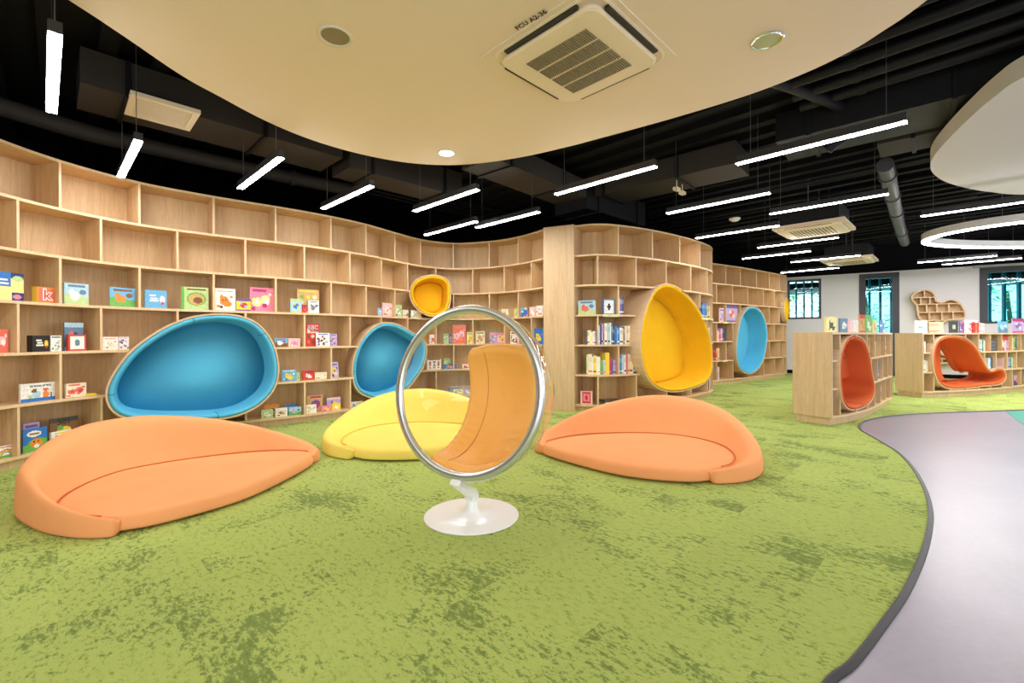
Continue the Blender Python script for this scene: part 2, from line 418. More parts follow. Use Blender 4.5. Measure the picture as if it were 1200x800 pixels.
# outside: fins, canopy and trees
for i, (a, b, z0, z1) in enumerate(openings):
    n = [7, 6, 12][i]
    for k in range(n):
        w = a-.3+(b-a+.6)*(k+.5)/n; m = MB(); wbox(m, w-.025, w+.025, 0, 3.4, -.7, -.85)
        tag(m.build('facade_fin', mat('teal_fin', rgb(24, 110, 124), .5) if k+i == 0 else bpy.data.materials['teal_fin']), 'vertical teal fin outside the ' + ['small square', 'tall narrow', 'wide right'][i] + ' window, ' + ['first', 'second', 'third', 'fourth', 'fifth', 'sixth', 'seventh', 'eighth', 'ninth', 'tenth', 'eleventh', 'twelfth'][k] + ' from the left', 'fin', ['fins outside the small window', 'fins outside the tall window', 'fins outside the wide window'][i])
m = MB(); wbox(m, -2, 10, 2.55, 2.75, -1.2, -3.2)
tag(m.build('canopy', DUCT2), 'dark walkway canopy seen through the windows', 'canopy')
m = MB(); wbox(m, -4, 12, -.05, 0, -.16, -9); tag(m.build('outdoor_ground', mat('outdoor_paving', rgb(150, 160, 140), .8), base=(10, 15, -.05)), 'outdoor ground beyond the windows', kind='structure')
LEAF = mat('leaf_green', rgb(120, 170, 80), .6); _nt, _b, _new, _link = nodes(LEAF)
_link(ramp(_new, _link, noise(_new, _link, coords(_nt, _new, _link, (1, 1, 1)), 2.5, 4), [(.35, rgb(80, 140, 70)), (.65, rgb(186, 214, 112))]), _b.inputs['Base Color'])
BARK = mat('bark', rgb(96, 84, 70), .9)
def leafball(mb, c, r, n, size):
    for _ in range(n):
        d = Vector((random.gauss(0, 1), random.gauss(0, 1), random.gauss(0, 1))).normalized()*r*random.uniform(.35, 1)
        p = Vector(c)+d; a = Vector((random.gauss(0, 1), random.gauss(0, 1), random.gauss(0, 1))).normalized(); b_ = a.orthogonal().normalized()
        q = a*size*random.uniform(.6, 1.3); h = b_*size*.45
        mb.add([p-q, p+h, p+q, p-h], [(0, 1, 2, 3)])
for k, (w, d) in enumerate([(-.4, 4.2), (1.1, 4.8), (2.4, 4.0), (3.6, 5.0), (4.9, 4.1), (6.3, 4.7), (7.6, 4.3), (9.2, 4.8)]):
    c = W0+WD*w-WN*(d+1.6)
    t = thing('tree', 'leafy green tree outside, ' + ['left in the small square window', 'right in the small square window', 'between the small and the tall window', 'behind the tall narrow window', 'behind the white wall, right of the tall window', 'left in the wide right window', 'middle of the wide right window', 'right in the wide right window'][k], 'tree', c)
    m = MB(); m.tube([c, c+Vector((.05, .03, 1.2)), c+Vector((-.05, .05, 2.6))], [.10, .08, .04], 8); m.build('trunk', BARK, t)
    m = MB()
    for j in range(9): leafball(m, c+Vector((random.uniform(-.8, .8), random.uniform(-.8, .8), random.uniform(.7, 3.4))), random.uniform(.5, .8), 150, .07)
    tag(m.build('foliage', LEAF, t, fix=False), kind='stuff')

# ------------------------------------------------------------------ ceiling services
D45 = Vector((.7071, .7071, 0)); E45 = Vector((.7071, -.7071, 0))
m = MB()
for k in range(58):
    c = Vector((4.5, 5.5, 0))+D45*(-10+k*.36)
    m.obox(c, E45, D45, 11, .06, 3.52, 3.6)
r_ = m.build('deck_ribs', BLACK, ceil); r_['kind'] = 'stuff'
def duct(c0, c1, wd, z0, z1, label, mt=DUCT, flange=True, name='air_duct', cat='duct'):
    c0, c1 = Vector((*c0, 0)), Vector((*c1, 0)); t = (c1-c0).normalized(); n = Vector((-t.y, t.x, 0)); L = (c1-c0).length
    r = thing(name, label, cat, ((c0+c1)/2)+Vector((0, 0, z0)))
    m = MB(); m.obox((c0+c1)/2, t, n, L/2, wd/2, z0, z1); m.build('casing', mt, r)
    if flange:
        k = 0
        while k*1.1+.3 < L:
            m = MB(); m.obox(c0+t*(k*1.1+.3), t, n, .018, wd/2+.02, z0-.02, z1); m.build('flange', DUCT2, r); k += 1
    return r
d1 = duct((-3.76, 3.95), (-2.2, 5.55), .62, 3.2, 3.5, 'brown grey air duct carrying the cream return grille at upper left')
duct((-2.12, 5.65), (-.9, 6.85), .5, 3.15, 3.5, 'dark duct crossing behind the cream ceiling raft, above the yellow pod', DUCT)
duct((1.35, 7.2), (2.95, 5.8), .62, 3.22, 3.5, 'flat brown duct running above the wooden pillar')
duct((-.4, 5.4), (.9, 6.9), .55, 3.15, 3.4, 'bent dark duct hanging above the wooden pillar')
duct((.9, 6.95), (2.1, 8.1), .62, 3.0, 3.4, 'large dark duct just above the middle bookcase', DUCT2)
duct((3.1, 5.2), (6.5, 2.2), .7, 3.2, 3.5, 'black duct running from the middle toward the upper right', DUCT2)
duct((4.2, 5.2), (5.4, 4.1), .5, 3.2, 3.4, 'dark brown duct beside the pale grey ceiling raft', DUCT)
def pipe(pts, r, label, mt=DUCT2, rings=True, name='pipe'):
    P = [Vector(p) for p in pts]; m = MB(); rt = thing(name, label, 'pipe', P[0])
    m.tube(spline(P, n=6), r, 12); m.build('tube', mt, rt, smooth=True, angle=.9)
    for i in range(len(P)-1):
        L = (P[i+1]-P[i]).length; t = (P[i+1]-P[i]).normalized()
        for k in range(int(L/1.2)):
            c = P[i]+t*(k*1.2+.5); mm = MB(); mm.tube([c-t*.03, c+t*.03], r*1.18, 12); mm.build('collar', mt, rt)
    return rt
pipe([(-4.9, 3.9, 3.25), (-4.45, 4.75, 3.25), (-4.2, 5.2, 3.3), (-3.4, 5.95, 3.3), (-2.3, 6.9, 3.3)], .09, 'brown grey round pipe above the left bookcase', DUCT)
pipe([(4.6, 5.6, 3.2), (7.6, 8.9, 3.2), (8.9, 10.3, 3.2)], .09, 'black round pipe running back toward the white wall', mat('graphite_pipe', (.05, .05, .055), .5))
pipe([(-1.2, 2.6, 3.4), (3.2, 4.5, 3.4), (3.4, 4.9, 3.1)], .06, 'thin black pipe beyond the cream ceiling raft')
for k in range(7):
    a = Vector((2.6+k*.22, 6.8-k*.0, 3.35)); a = Vector((3.0, 8.2, 3.38))+D45*(k*.9); 
    pipe([a+E45*-2.2, a+E45*3.8], .028, 'thin black conduit under the dark ceiling, ' + ['first', 'second', 'third', 'fourth', 'fifth', 'sixth', 'seventh'][k] + ' row from the wooden pillar')
for k in range(5):
    a = Vector((-2.4, 7.2, 3.42))+E45*(k*.16); pipe([a, a+D45*3.0], .02, 'thin conduit above the bookcase left of the pillar, ' + ['first', 'second', 'third', 'fourth', 'fifth'][k] + ' from the left')
for k in range(6):
    a = Vector((2.3, 2.0, 3.42))+D45*(.9+k*.28); pipe([a-E45*1.4, a+E45*4.5], .05, 'black round pipe in the bundle at upper right, ' + ['first', 'second', 'third', 'fourth', 'fifth', 'sixth'][k] + ' from the camera')

# return grille on duct
c = Vector((-3.22, 4.20, 0)); t = thing('return_grille', 'cream square return air grille under the upper left duct', 'grille', (c.x, c.y, 3.16))
m = MB()
for s_ in (-1, 1): m.obox(c+D45*s_*.225, D45, E45, .025, .25, 3.165, 3.2); m.obox(c+E45*s_*.225, E45, D45, .025, .2, 3.165, 3.2)
m.build('frame', GRILLE, t); m = MB(); m.obox(c, D45, E45, .2, .2, 3.185, 3.2); m.build('panel', mat('grille_panel', rgb(205, 195, 168), .7), t)
for k in range(9): m = MB(); m.obox(c+E45*(-.17+k*.0425), D45, E45, .195, .004, 3.17, 3.186); m.build('slat', GRILLE, t)

# ceiling rafts
cl = [(-2.46, 2.7), (-2.39, 3.28), (-2.3, 3.58), (-2.15, 4.0), (-1.92, 4.38), (-1.58, 4.71), (-1.18, 4.94), (-.77, 5.03), (-.37, 4.99), (.12, 4.81), (.56, 4.56), (.83, 4.38), (1.38, 3.99), (1.86, 3.60), (2.13, 3.29), (2.27, 3.04), (2.32, 2.86), (2.36, 2.6), (2.36, 1.9), (2.1, .6), (1.5, -.8), (.4, -1.8), (-.9, -2.2), (-2.0, -1.4), (-2.6, 0), (-2.65, 1.5)]
AC_C = Vector((.462, 3.09, 0))
cl_s = [(p.x, p.y) for p in spline([(a, b, 0) for a, b in cl], True, 5)]
m = MB(); m.prism(cl_s, 3.0, 3.14)
raft = thing('ceiling_raft', 'large cream curved ceiling raft overhead at the top', 'ceiling panel', (0, 2, 3.0)); m.build('board', CLOUD, raft)
for (x, y) in ((-2, 1), (-1.5, 4), (1.2, 3.4), (1.6, 1)): mm = MB(); mm.tube([(x, y, 3.13), (x, y, 3.6)], .006, 6); mm.build('hanger', WIRE, raft)
cl2 = [(3.78, 3.35), (3.84, 3.59), (3.99, 3.93), (4.26, 4.45), (4.55, 4.92), (4.88, 5.28), (5.35, 5.62), (5.88, 5.88), (6.38, 6.05), (6.95, 6.16), (7.9, 6.0), (8.6, 5.2), (8.6, 3.8), (7.8, 2.4), (6.2, 1.5), (4.9, 1.65), (4.15, 2.2), (3.82, 2.85)]
m = MB(); m.prism([(p.x, p.y) for p in spline([(a, b, 0) for a, b in cl2], True, 5)], 3.0, 3.16)
raft2 = thing('ceiling_raft', 'pale grey curved ceiling raft at the right edge', 'ceiling panel', (6, 4, 3.0)); m.build('board', CLOUD2, raft2)
for (x, y) in ((4.35, 4.1), (5.6, 5.2), (7.6, 5), (5, 2.4)): mm = MB(); mm.tube([(x, y, 3.15), (x, y, 3.6)], .008, 6); mm.build('hanger', WIRE, raft2)
mm = MB(); mm.lathe([(0, 3.16), (.035, 3.16), (.035, 3.2), (.012, 3.22), (0, 3.22)], (4.22, 4.15, 0), 16); mm.build('hanger_cap', WHITE, raft2, True, angle=.6)

def rounded_rect(c, hx, hy, r, ax, ay, n=8):
    out = []
    for (sx, sy, a0) in ((1, 1, 0), (-1, 1, 90), (-1, -1, 180), (1, -1, 270)):
        for k in range(n+1):
            a = math.radians(a0+90*k/n); out.append(c+ax*(sx*(hx-r)+r*math.cos(a))+ay*(sy*(hy-r)+r*math.sin(a)))
    return out
def cassette(c, z, h, label, zt, square):
    t = thing('air_conditioner', label, 'air conditioner', (c.x, c.y, z))
    if square:   # recessed in a raft: bevelled surround, dark louvre gap, lid
        m = MB(); m.obox(c, D45, E45, h+.035, h+.035, zt-.006, zt+.002)
        m.build('ceiling_patch', CLOUD, t)
    m = MB(); o = [rounded_rect(c, h-i, h-i, .11, D45, E45) for i in (0, .0, .014, .016)]
    zz = [zt-.002, zt-.010, zt-.014, zt-.004]
    m.loft([[Vector((p.x, p.y, z_)) for p in l] for l, z_ in zip(o, zz)]); m.build('surround', GRILLE, t)
    m = MB(); m.prism([(p.x, p.y) for p in rounded_rect(c, h-.014, h-.014, .10, D45, E45)], zt-.004, zt-.0015); m.build('air_outlet', bpy.data.materials.get('dark_slot') if square else GRILLE, t)
    m = MB(); l0 = rounded_rect(c, h-.048, h-.048, .085, D45, E45); l1 = rounded_rect(c, h-.062, h-.062, .075, D45, E45); l2 = rounded_rect(c, h-.16, h-.16, .05, D45, E45)
    m.loft([[Vector((p.x, p.y, z_)) for p in l] for l, z_ in ((l1, zt-.005), (l0, zt-.030), (l0, zt-.040), (l1, zt-.048), (l2, zt-.050))]); m.build('lid', GRILLE, t)
    if not square:
        for sx in (-1, 1):
            for ax, ay in ((D45, E45), (E45, D45)): m = MB(); m.obox(c+ax*sx*(h-.06), ax, ay, .014, h-.16, zt-.034, zt-.028); m.build('louvre', SLOT, t)
    for q in range(4):
        m = MB(); cc = c+D45*((q-1.5)*.145*h/.47)
        nS = 30 if square else 12
        for k in range(nS):
            m.obox(cc+E45*((k+.5)/nS*2-1)*(h-.19), D45, E45, .062*h/.47, (.0042 if square else .008)*h/.47*(1 if square else 1.3), zt-.056, zt-.05)
        m.build('grille_slats', mat('grille_brown', rgb(128, 116, 92), .6) if not bpy.data.materials.get('grille_brown') else bpy.data.materials['grille_brown'], t)['kind'] = 'stuff'
    return t
ac = cassette(AC_C, 2.945, .44, 'square cream air conditioning cassette set in the cream ceiling raft', 2.998, True)
for s_, l in ((0, 0),):
    for ax, ay, sg in ((D45, E45, -1), (E45, D45, -1), (D45, E45, 1), (E45, D45, 1)):
        m = MB(); m.obox(AC_C+ax*sg*.410, ax, ay, .016, .29, 2.972, 2.992); m.build('air_flap', mat('flap_black', rgb(30, 28, 26), .4) if not bpy.data.materials.get('flap_black') else bpy.data.materials['flap_black'], ac)
# lettering on the raft along the left upper side
p_ = at(622, 24, 2.992); rm = Matrix(((-E45.x*-1, D45.x*1, 0), (-E45.y*-1, D45.y*1, 0), (0, 0, -1))).to_4x4()
X_ = (at(637, 15, 2.99)-at(610, 31, 2.99)).normalized(); Z_ = Vector((0, 0, -1)); Y_ = Z_.cross(X_)
M_ = Matrix((X_, Y_, Z_)).transposed().to_4x4(); M_.translation = p_
text_mesh('lettering', 'FCU A2-36', .050, M_, mat('black_letter', rgb(30, 28, 26), .6), ac, .0014)
cassette(Vector((4.83, 7.27, 0)), 2.745, .475, 'cream cassette air conditioner hung under the dark ceiling, nearer of two', 2.80, False)
cassette(Vector((7.68, 10.35, 0)), 2.745, .475, 'cream cassette air conditioner hung under the dark ceiling, farther one', 2.80, False)
for c in (Vector((4.83, 7.27, 0)), Vector((7.68, 10.35, 0))):
    pr = [o for o in COL.objects if o.name.startswith('air_conditioner') and (o.location.xy-c.xy).length < .01][0]
    m = MB(); m.obox(c, D45, E45, .475, .475, 2.785, 2.83); m.build('panel_edge', GRILLE, pr)
    m = MB(); m.obox(c, D45, E45, .40, .40, 2.83, 3.1); m.build('unit_box', DUCT2, pr)
    for a in (-1, 1):
        m = MB(); q = c+D45*a*.36; m.tube([(q.x, q.y, 3.08), (q.x, q.y, 3.6)], .008, 6); m.build('hanger', WIRE, pr)
# round fittings
def downlight(px, py, z, r, label, lens, rim, cat='downlight', name='downlight'):
    c = at(px, py, z); t = thing(name, label, cat, (c.x, c.y, z-.012))
    m = MB(); m.lathe([(r, .0), (r, -.006), (r*.93, -.011), (r*.82, -.008), (r*.8, -.001)], (c.x, c.y, z), 36); m.build('bezel', rim, t, True, angle=.6)
    m = MB(); m.lathe([(0.001, -.006), (r*.8, -.005), (r*.8, -.001), (.001, -.001)], (c.x, c.y, z), 32); m.build('lens', lens, t)
    return t
downlight(523, 179, 2.999, .088, 'small lit round downlight near the tip of the cream raft', DOWNL, WHITE)
d_ = downlight(899, 47, 2.999, .098, 'unlit chrome downlight at the right of the cream raft', mat('satin_reflector', (.5, .48, .40), .3, .9), CHROME)
downlight(393, 42, 2.999, .105, 'round perforated ceiling speaker left of the air conditioner', mat('perforated_grey', rgb(150, 136, 106), .8), mat('speaker_ring', rgb(220, 212, 196), .5), 'speaker', 'ceiling_speaker')
c = at(861, 258, 2.95); m = MB(); m.lathe([(.001, -.05), (.05, -.045), (.08, -.02), (.085, 0), (.001, 0)], (c.x, c.y, 2.98), 24)
tag(m.build('smoke_detector', mat('detector_white', rgb(200, 200, 190), .5), smooth=True, angle=.7), 'white round smoke detector under the dark ceiling', 'smoke detector')
for i, (px, py) in enumerate(((793, 221.5), (799.5, 226))):
    c = at(px, py, 3.1); m = MB(); m.obox(c.xy, D45, E45, .055, .03, 3.08, 3.12); m.tube([(c.x, c.y, 3.11), (c.x, c.y, 3.55)], .006, 6)
    tag(m.build('sensor_box', GRILLE), ['small cream ceiling sensor, left of the pair above the long lamps', 'small cream ceiling sensor, right of the pair above the long lamps'][i], 'sensor')

# pendant lamps
LD = Vector((math.sin(math.radians(134)), math.cos(math.radians(134)), 0)); LP = Vector((LD.y, -LD.x, 0))
lamps = [((-2.82, 2.8), 'thick bright lamp at the upper left corner, nearest of all'), ((-3.45, 4.1), 'lamp above the leftmost bookcase cells'), ((-2.48, 4.46), 'lamp left of the raft, third from the left'), ((-1.91, 5.23), 'lamp left of the raft, fourth from the left'),
 ((-.8, 5.36), 'lamp just below the lit downlight'), ((-.92, 6.72), 'lower lamp of the two above the small yellow pod'), ((-.08, 6.25), 'upper lamp of the two above the small yellow pod'), ((.93, 4.7), 'lamp under the raft edge, above the wooden pillar'),
 ((2.53, 3.82), 'longest looking lamp, right of the chrome downlight'), ((2.46, 5.51), 'lamp above the tall yellow pod'), ((3.83, 5.56), 'lamp to the right of the smoke detector'), ((3.45, 7.02), 'lamp above the right end of the middle bookcase'),
 ((4.9, 7.84), 'lamp just below the nearer hung cassette'), ((5.22, 9.02), 'lamp above the far blue pod'), ((6.52, 9.49), 'lamp crossing the farther hung cassette'), ((7.28, 11.14), 'farthest lamp, over the small square window'),
 ((5.94, 5.7), 'lamp between the pale grey raft and the ring lamp'), ((9.37, 9.6), 'left one of the two lamps by the wide right window'), ((10.2, 9.9), 'right one of the two lamps by the wide right window')]
lamp0 = None
for i, ((x, y), lb) in enumerate(lamps):
    lab = 'slim white linear pendant ' + lb
    if lamp0 is None:
        lamp0 = thing('pendant_lamp', lab, 'lamp', (x, y, 2.7), 0, 'linear pendant lamps')
        c = Vector((x, y, 0))
        m = MB(); m.obox(c, LD, LP, .6, .029, 2.700, 2.765); m.build('housing', HOUS, lamp0)
        m = MB(); m.obox(c, LD, LP, .6, .028, 2.694, 2.700); m.build('diffuser', LAMPW, lamp0)
        for s_ in (-1, 1): q = c+LD*s_*.48; m = MB(); m.tube([(q.x, q.y, 2.78), (q.x, q.y, 3.6)], .003, 5); m.build('wire', WIRE, lamp0)
    else:
        r = lamp0.copy(); COL.objects.link(r); r.location = (x, y, 2.7); r['label'] = lab
        for ch in lamp0.children: k = ch.copy(); COL.objects.link(k); k.parent = r
# ring lamp
def ringpts(off, z):
    A, B = at(1101, 275, 2.75), None
    c0 = Vector((A.x, A.y, 0))
    ax = Vector((1, .0, 0)); base = [(0, 0), (.25, .62), (.9, .98), (1.9, 1.15), (3.2, 1.1), (4.1, .5), (4.2, -.5), (3.4, -1.2), (2.1, -1.35), (.95, -1.15), (.25, -.68)]
    P = resample_closed([Vector((p.x, p.y)) for p in spline([(c0.x+a, c0.y+b, 0) for a, b in base], True, 8)], 72)
    if area2(P) < 0: P = P[::-1]
    return [Vector((p.x, p.y, z)) for p in inset(P, off)]
t = thing('ring_lamp', 'large white curved ring pendant lamp below the pale grey raft', 'lamp', ringpts(0, 2.75)[0])
m = MB(); L = [ringpts(0, 2.755), ringpts(0, 2.87), ringpts(.11, 2.87), ringpts(.11, 2.755)]
m.loft(L, True); m.build('housing', WHITE, t)
m = MB(); L = [ringpts(.008, 2.74), ringpts(.008, 2.754), ringpts(.102, 2.754), ringpts(.102, 2.74)]; m.loft(L, True); m.build('diffuser', LAMPW, t)
rp = ringpts(.05, 2.87)
for k in (4, 22, 40, 58): m = MB(); m.tube([rp[k], rp[k]+Vector((0, 0, .73))], .004, 5); m.build('wire', WIRE, t)

# ------------------------------------------------------------------ pods
class Pod: pass
def make_pod(curve, outline_px, centre_px, protrude, depth, label, fab, cat='seat pod', n_override=None, hole=None, seams=(), smat=SEAM, group='egg shaped seat pods in the bookcases', chord=False, bowl=False):
    P = Pod(); s = curve.find(centre_px); n = Vector(n_override).normalized() if n_override else curve.nrm(s)
    mid = curve.at(s)
    if chord:
        ca = curve.at(curve.find(min(q[0] for q in outline_px))); cb = curve.at(curve.find(max(q[0] for q in outline_px))); mid = (ca+cb)/2
        if not n_override: d_ = (cb-ca).normalized(); n = Vector((d_.y, -d_.x, 0))
    tdir = Vector((-n.y, n.x, 0)); P.p0 = mid+n*protrude; P.t = tdir; P.n = n; P.depth = depth; P.protrude = protrude
    pts = [on_plane(px, py, P.p0, n) for px, py in outline_px]
    uz = [Vector(((Vector((q.x, q.y, 0))-P.p0).dot(tdir), q.z)) for q in pts]
    dense = [Vector((v.x, v.y)) for v in spline([(a.x, a.y, 0) for a in uz], True, 6)]
    loop = resample_closed(dense, 72)
    if area2(loop) < 0: loop = loop[::-1]
    # light smoothing
    for _ in range(2): loop = [(loop[i-1]+loop[i]*2+loop[(i+1) % len(loop)])/4 for i in range(len(loop))]
    P.loop = loop; P.test = [tuple(q) for q in inset(loop, .03)]; P.test_in = [tuple(q) for q in inset(loop, .09)]
    cx = sum(p.x for p in loop)/len(loop); cz = sum(p.y for p in loop)/len(loop)
    W = lambda q, d: P.p0+tdir*q.x+n*d+Vector((0, 0, q.y))
    root = thing('seat_pod', label, cat, W(Vector((cx, min(p.y for p in loop))), -protrude), 0, group)
    sc = lambda L_, f: [Vector((cx+(p.x-cx)*f, cz+(p.y-cz)*f)) for p in L_]
    rl = lambda L_, d: [W(q, d) for q in L_]
    i1, i2 = inset(loop, .02), inset(loop, .045)
    m = MB(); back = sc(loop, .965)
    m.loft([rl(i1, -.06), rl(i1, -.004), rl(inset(loop, .017), 0), rl(inset(loop, .002), 0), rl(loop, -.004), rl(loop, -.1), rl(back, -depth)], caps=False)
    m.build('shell', PLY, root, True, angle=.7, fix=True)
    fl = sc(inset(loop, .075), .94)
    rim = [rl(i1, -.05), rl(inset(loop, .022), -.012), rl(inset(loop, .032), .004), rl(inset(loop, .045), .008), rl(inset(loop, .060), -.002), rl(inset(loop, .068), -.03)]
    if bowl:
        dw = depth*.5
        wall = rim+[rl(sc(inset(loop, .070), .99), -dw*.6), rl(sc(inset(loop, .072), .965), -dw), rl(sc(inset(loop, .075), .955), -dw-.03)]
        rr = [rl(sc(inset(loop, .072), f), -(dw+(depth-.07-dw)*g)) for f, g in ((.962, .02), (.94, .12), (.90, .28), (.83, .47), (.73, .66), (.6, .82), (.45, .92), (.3, .97), (.15, .99), (.02, 1))]
    else:
        wall = rim+[rl(sc(inset(loop, .070), .98), -depth*.5), rl(sc(inset(loop, .072), .96), -(depth-.06)), rl(fl, -(depth-.03))]
        rr = [rl(fl, -(depth-.03)), rl(sc(fl, .99), -(depth-.052)), rl(sc(fl, .955), -(depth-.064)), rl(sc(fl, .8), -(depth-.07)), rl(sc(fl, .6), -(depth-.073)), rl(sc(fl, .4), -(depth-.075)), rl(sc(fl, .2), -(depth-.076)), rl(sc(fl, .02), -(depth-.076))]
    m = MB(); m.loft(wall, caps=False); m.build('wall_cushion', fab, root, True)
    if hole is None:
        m = MB(); m.loft(rr, caps=True); m.build('back_cushion', fab, root, True)
    else:
        hp = [on_plane(px, py, P.p0-n*(depth-.08), n) for px, py in hole]
        hz = [Vector(((Vector((q.x, q.y, 0))-P.p0).dot(tdir), q.z)) for q in hp]
        hz = [Vector((v.x, v.y)) for v in spline([(a.x, a.y, 0) for a in hz], True, 4)]
        P.hole = [tuple(q) for q in hz]
        mm = MB(); mm.prism([(p.x, p.y) for p in fl], 0, .06, holes=[[(p.x, p.y) for p in hz]])
        mb = MB(); mb.v = [W(Vector((v.x, v.y)), -(depth-.07)+v.z*1.0) for v in mm.v]; mb.f = mm.f; mb.m = mm.m
        mb.build('back_cushion', fab, root)
    for fr in seams:
        k = int(fr*72) % 72; pt = lambda L_, d: W(L_[k], d)
        path = [pt(i1, -.02), pt(inset(loop, .024), -.008), pt(inset(loop, .034), .006), pt(inset(loop, .046), .010), pt(inset(loop, .061), 0), pt(inset(loop, .068), -.03), pt(sc(inset(loop, .070), .985), -depth*.4)]
        m = MB(); m.tube(path, .003, 6); m.build('seam', smat, root)
    P.root = root; return P

# ------------------------------------------------------------------ bookcases
def bookcase(label, curve, levels, s0, s1, divA, divB, depth, pods=(), ends=(True, True), group=None, start_parity=1, plinth=True, tags=(), tops=True):
    root = thing('bookcase', label, 'bookcase', curve.at((s0+s1)/2)+Vector((0, 0, 0)), 0, group)
    BT = .025
    def blocked(x, y, z):
        for P in pods:
            d = Vector((x, y, 0))-P.p0
            if abs(d.dot(P.n)) < P.depth+.15 and in_poly(d.dot(P.t), z, P.test): return True
        return False
    def cut_back(x, y, z):
        for P in pods:
            d = Vector((x, y, 0))-P.p0
            if d.dot(P.n) > -P.depth and in_poly(d.dot(P.t), z, P.test_in): return True
        return False
    def fb(s, off=0):
        f = curve.at(s); n = curve.nrm(s); return f, f-n*(depth), n
    ns = int((s1-s0)/.04)+1
    S = [s0+(s1-s0)*i/ns for i in range(ns+1)]
    for z in levels:
        run = []
        def flush(run):
            if len(run) < 3: return
            m = MB()
            rings = []
            for s in run:
                f, b, n = fb(s); rings.append([(f.x, f.y, z-BT), (b.x, b.y, z-BT), (b.x, b.y, z), (f.x, f.y, z)])
            o = len(m.v); k0 = len(m.f); m.loft([[Vector(p) for p in r] for r in rings])
            for i in range(k0, len(m.f)):
                ff = m.f[i]
                if len(ff) == 4 and sorted((j-o) % 4 for j in ff) == [0, 0, 3, 3]: m.m[i] = 1
            m.build('shelf_board', [OAK, EDGE], root)
        for s in S:
            f, b, n = fb(s); mid = f-n*.12
            if blocked(mid.x, mid.y, z-BT/2) or blocked(f.x, f.y, z-BT/2): flush(run); run = []
            else: run.append(s)
        flush(run)
    for k in range(len(levels)-1):
        z0, z1 = levels[k], levels[k+1]-BT
        for s in (divA if k % 2 == start_parity else divB):
            if s < s0+.02 or s > s1-.02: continue
            f, b, n = fb(s); t = curve.tan(s); mid = f-n*.12
            N = 22; seg = []; cur = None
            for i in range(N+1):
                z = z0+(z1-z0)*i/N
                if blocked(mid.x, mid.y, z) or blocked(f.x, f.y, z):
                    if cur is not None and cur[1]-cur[0] > .02: seg.append(cur)
                    cur = None
                else: cur = (z, z) if cur is None else (cur[0], z)
            if cur is not None and cur[1]-cur[0] > .02: seg.append(cur)
            for a, b_ in seg:
                m = MB(); q0, q1 = f-n*.003, f-n*(depth-.012)
                m.hexa([(*(q0-t*.01).xy, a), (*(q0+t*.01).xy, a), (*(q1+t*.01).xy, a), (*(q1-t*.01).xy, a), (*(q0-t*.01).xy, b_), (*(q0+t*.01).xy, b_), (*(q1+t*.01).xy, b_), (*(q1-t*.01).xy, b_)])
                m.m[2] = 1; m.build('divider', [OAK, EDGE], root)
    # back panel, open where a tunnel goes through
    m = MB(); thr = [P for P in pods if getattr(P, 'hole', None)]
    zb, zt = levels[0]-BT, levels[-1]
    if not pods:
        rings = []
        for s in S:
            f, b, n = fb(s); c = b+n*.012; rings.append([(b.x, b.y, zb), (c.x, c.y, zb), (c.x, c.y, zt-BT), (b.x, b.y, zt-BT)])
        m.loft([[Vector(p) for p in r] for r in rings])
    else:
        nz = int((zt-zb)/.03)
        for i in range(len(S)-1):
            f, b, n = fb(S[i]); f2, b2, n2 = fb(S[i+1]); 
            for j in range(nz):
                za, zc = zb+(zt-BT-zb)*j/nz, zb+(zt-BT-zb)*(j+1)/nz; q = (b+b2)/2
                if cut_back(q.x, q.y, (za+zc)/2): continue
                m.add([(b.x, b.y, za), (b2.x, b2.y, za), (b2.x, b2.y, zc), (b.x, b.y, zc)], [(0, 1, 2, 3)])
    m.build('back_panel', OAK, root)
    if plinth:
        m = MB(); rings = []
        for s in S:
            f, b, n = fb(s); f = f-n*.035; b = b+n*.03; rings.append([Vector((f.x, f.y, 0)), Vector((b.x, b.y, 0)), Vector((b.x, b.y, levels[0]-BT)), Vector((f.x, f.y, levels[0]-BT))])
        m.loft(rings); m.build('plinth', OAK_END, root)
    for side, on in zip((s0, s1), ends):
        if not on: continue
        f, b, n = fb(side); t = curve.tan(side)*(1 if side == s0 else -1)
        m = MB(); c = (f+b)/2-t*.0125; m.obox(c, t, n, .0125, depth/2+.004, zb, zt+.001); m.build('end_panel', OAK_END, root)
    for px0, px1, lv in tags:
        a, b = curve.find(px0), curve.find(px1); m = MB(); ma, mb_ = curve.at(a), curve.at(b); n = curve.nrm((a+b)/2)
        m.obox((ma+mb_)/2+n*.006, (mb_-ma).normalized(), n, (mb_-ma).length/2, .003, levels[lv]-.034, levels[lv]+.004); m.build('shelf_label', TAG, root)
    return root

LV = [.10+.44*k for k in range(7)]
U1 = Curve([(-3.65, 1.8), (-3.98, 2.45), (-4.15, 3.1), (-4.2, 3.65), (-4.14, 4.22), (-3.89, 4.79), (-3.44, 5.26), (-2.93, 5.68), (-2.46, 6.12), (-2.09, 6.6), (-1.80, 7.15), (-1.47, 7.66), (-1.01, 7.93), (-.4, 7.80), (.1, 7.45), (.49, 6.93)])
U2 = Curve([(.92, 6.72), (1.22, 6.61), (1.57, 6.68), (2.17, 7.0), (2.75, 7.43), (3.24, 7.86), (3.66, 8.34), (3.88, 8.85), (3.9, 9.4), (3.75, 10.0)])
U3 = Curve([(3.6, 9.2), (4.2, 9.95), (4.68, 10.32), (5.45, 10.82), (6.13, 11.33), (6.73, 11.79), (7.26, 12.2), (7.5, 12.42)])
UA = Curve([(3.88, 5.53), (4.36, 5.80), (4.8, 6.12), (5.25, 6.52), (5.68, 6.92), (6.12, 7.32)])
UB = Curve([(7.17, 7.95), (7.65, 8.06), (8.22, 8.2), (8.91, 8.45), (9.5, 8.68), (10.05, 8.93), (11.0, 9.4), (12.0, 10.0)])

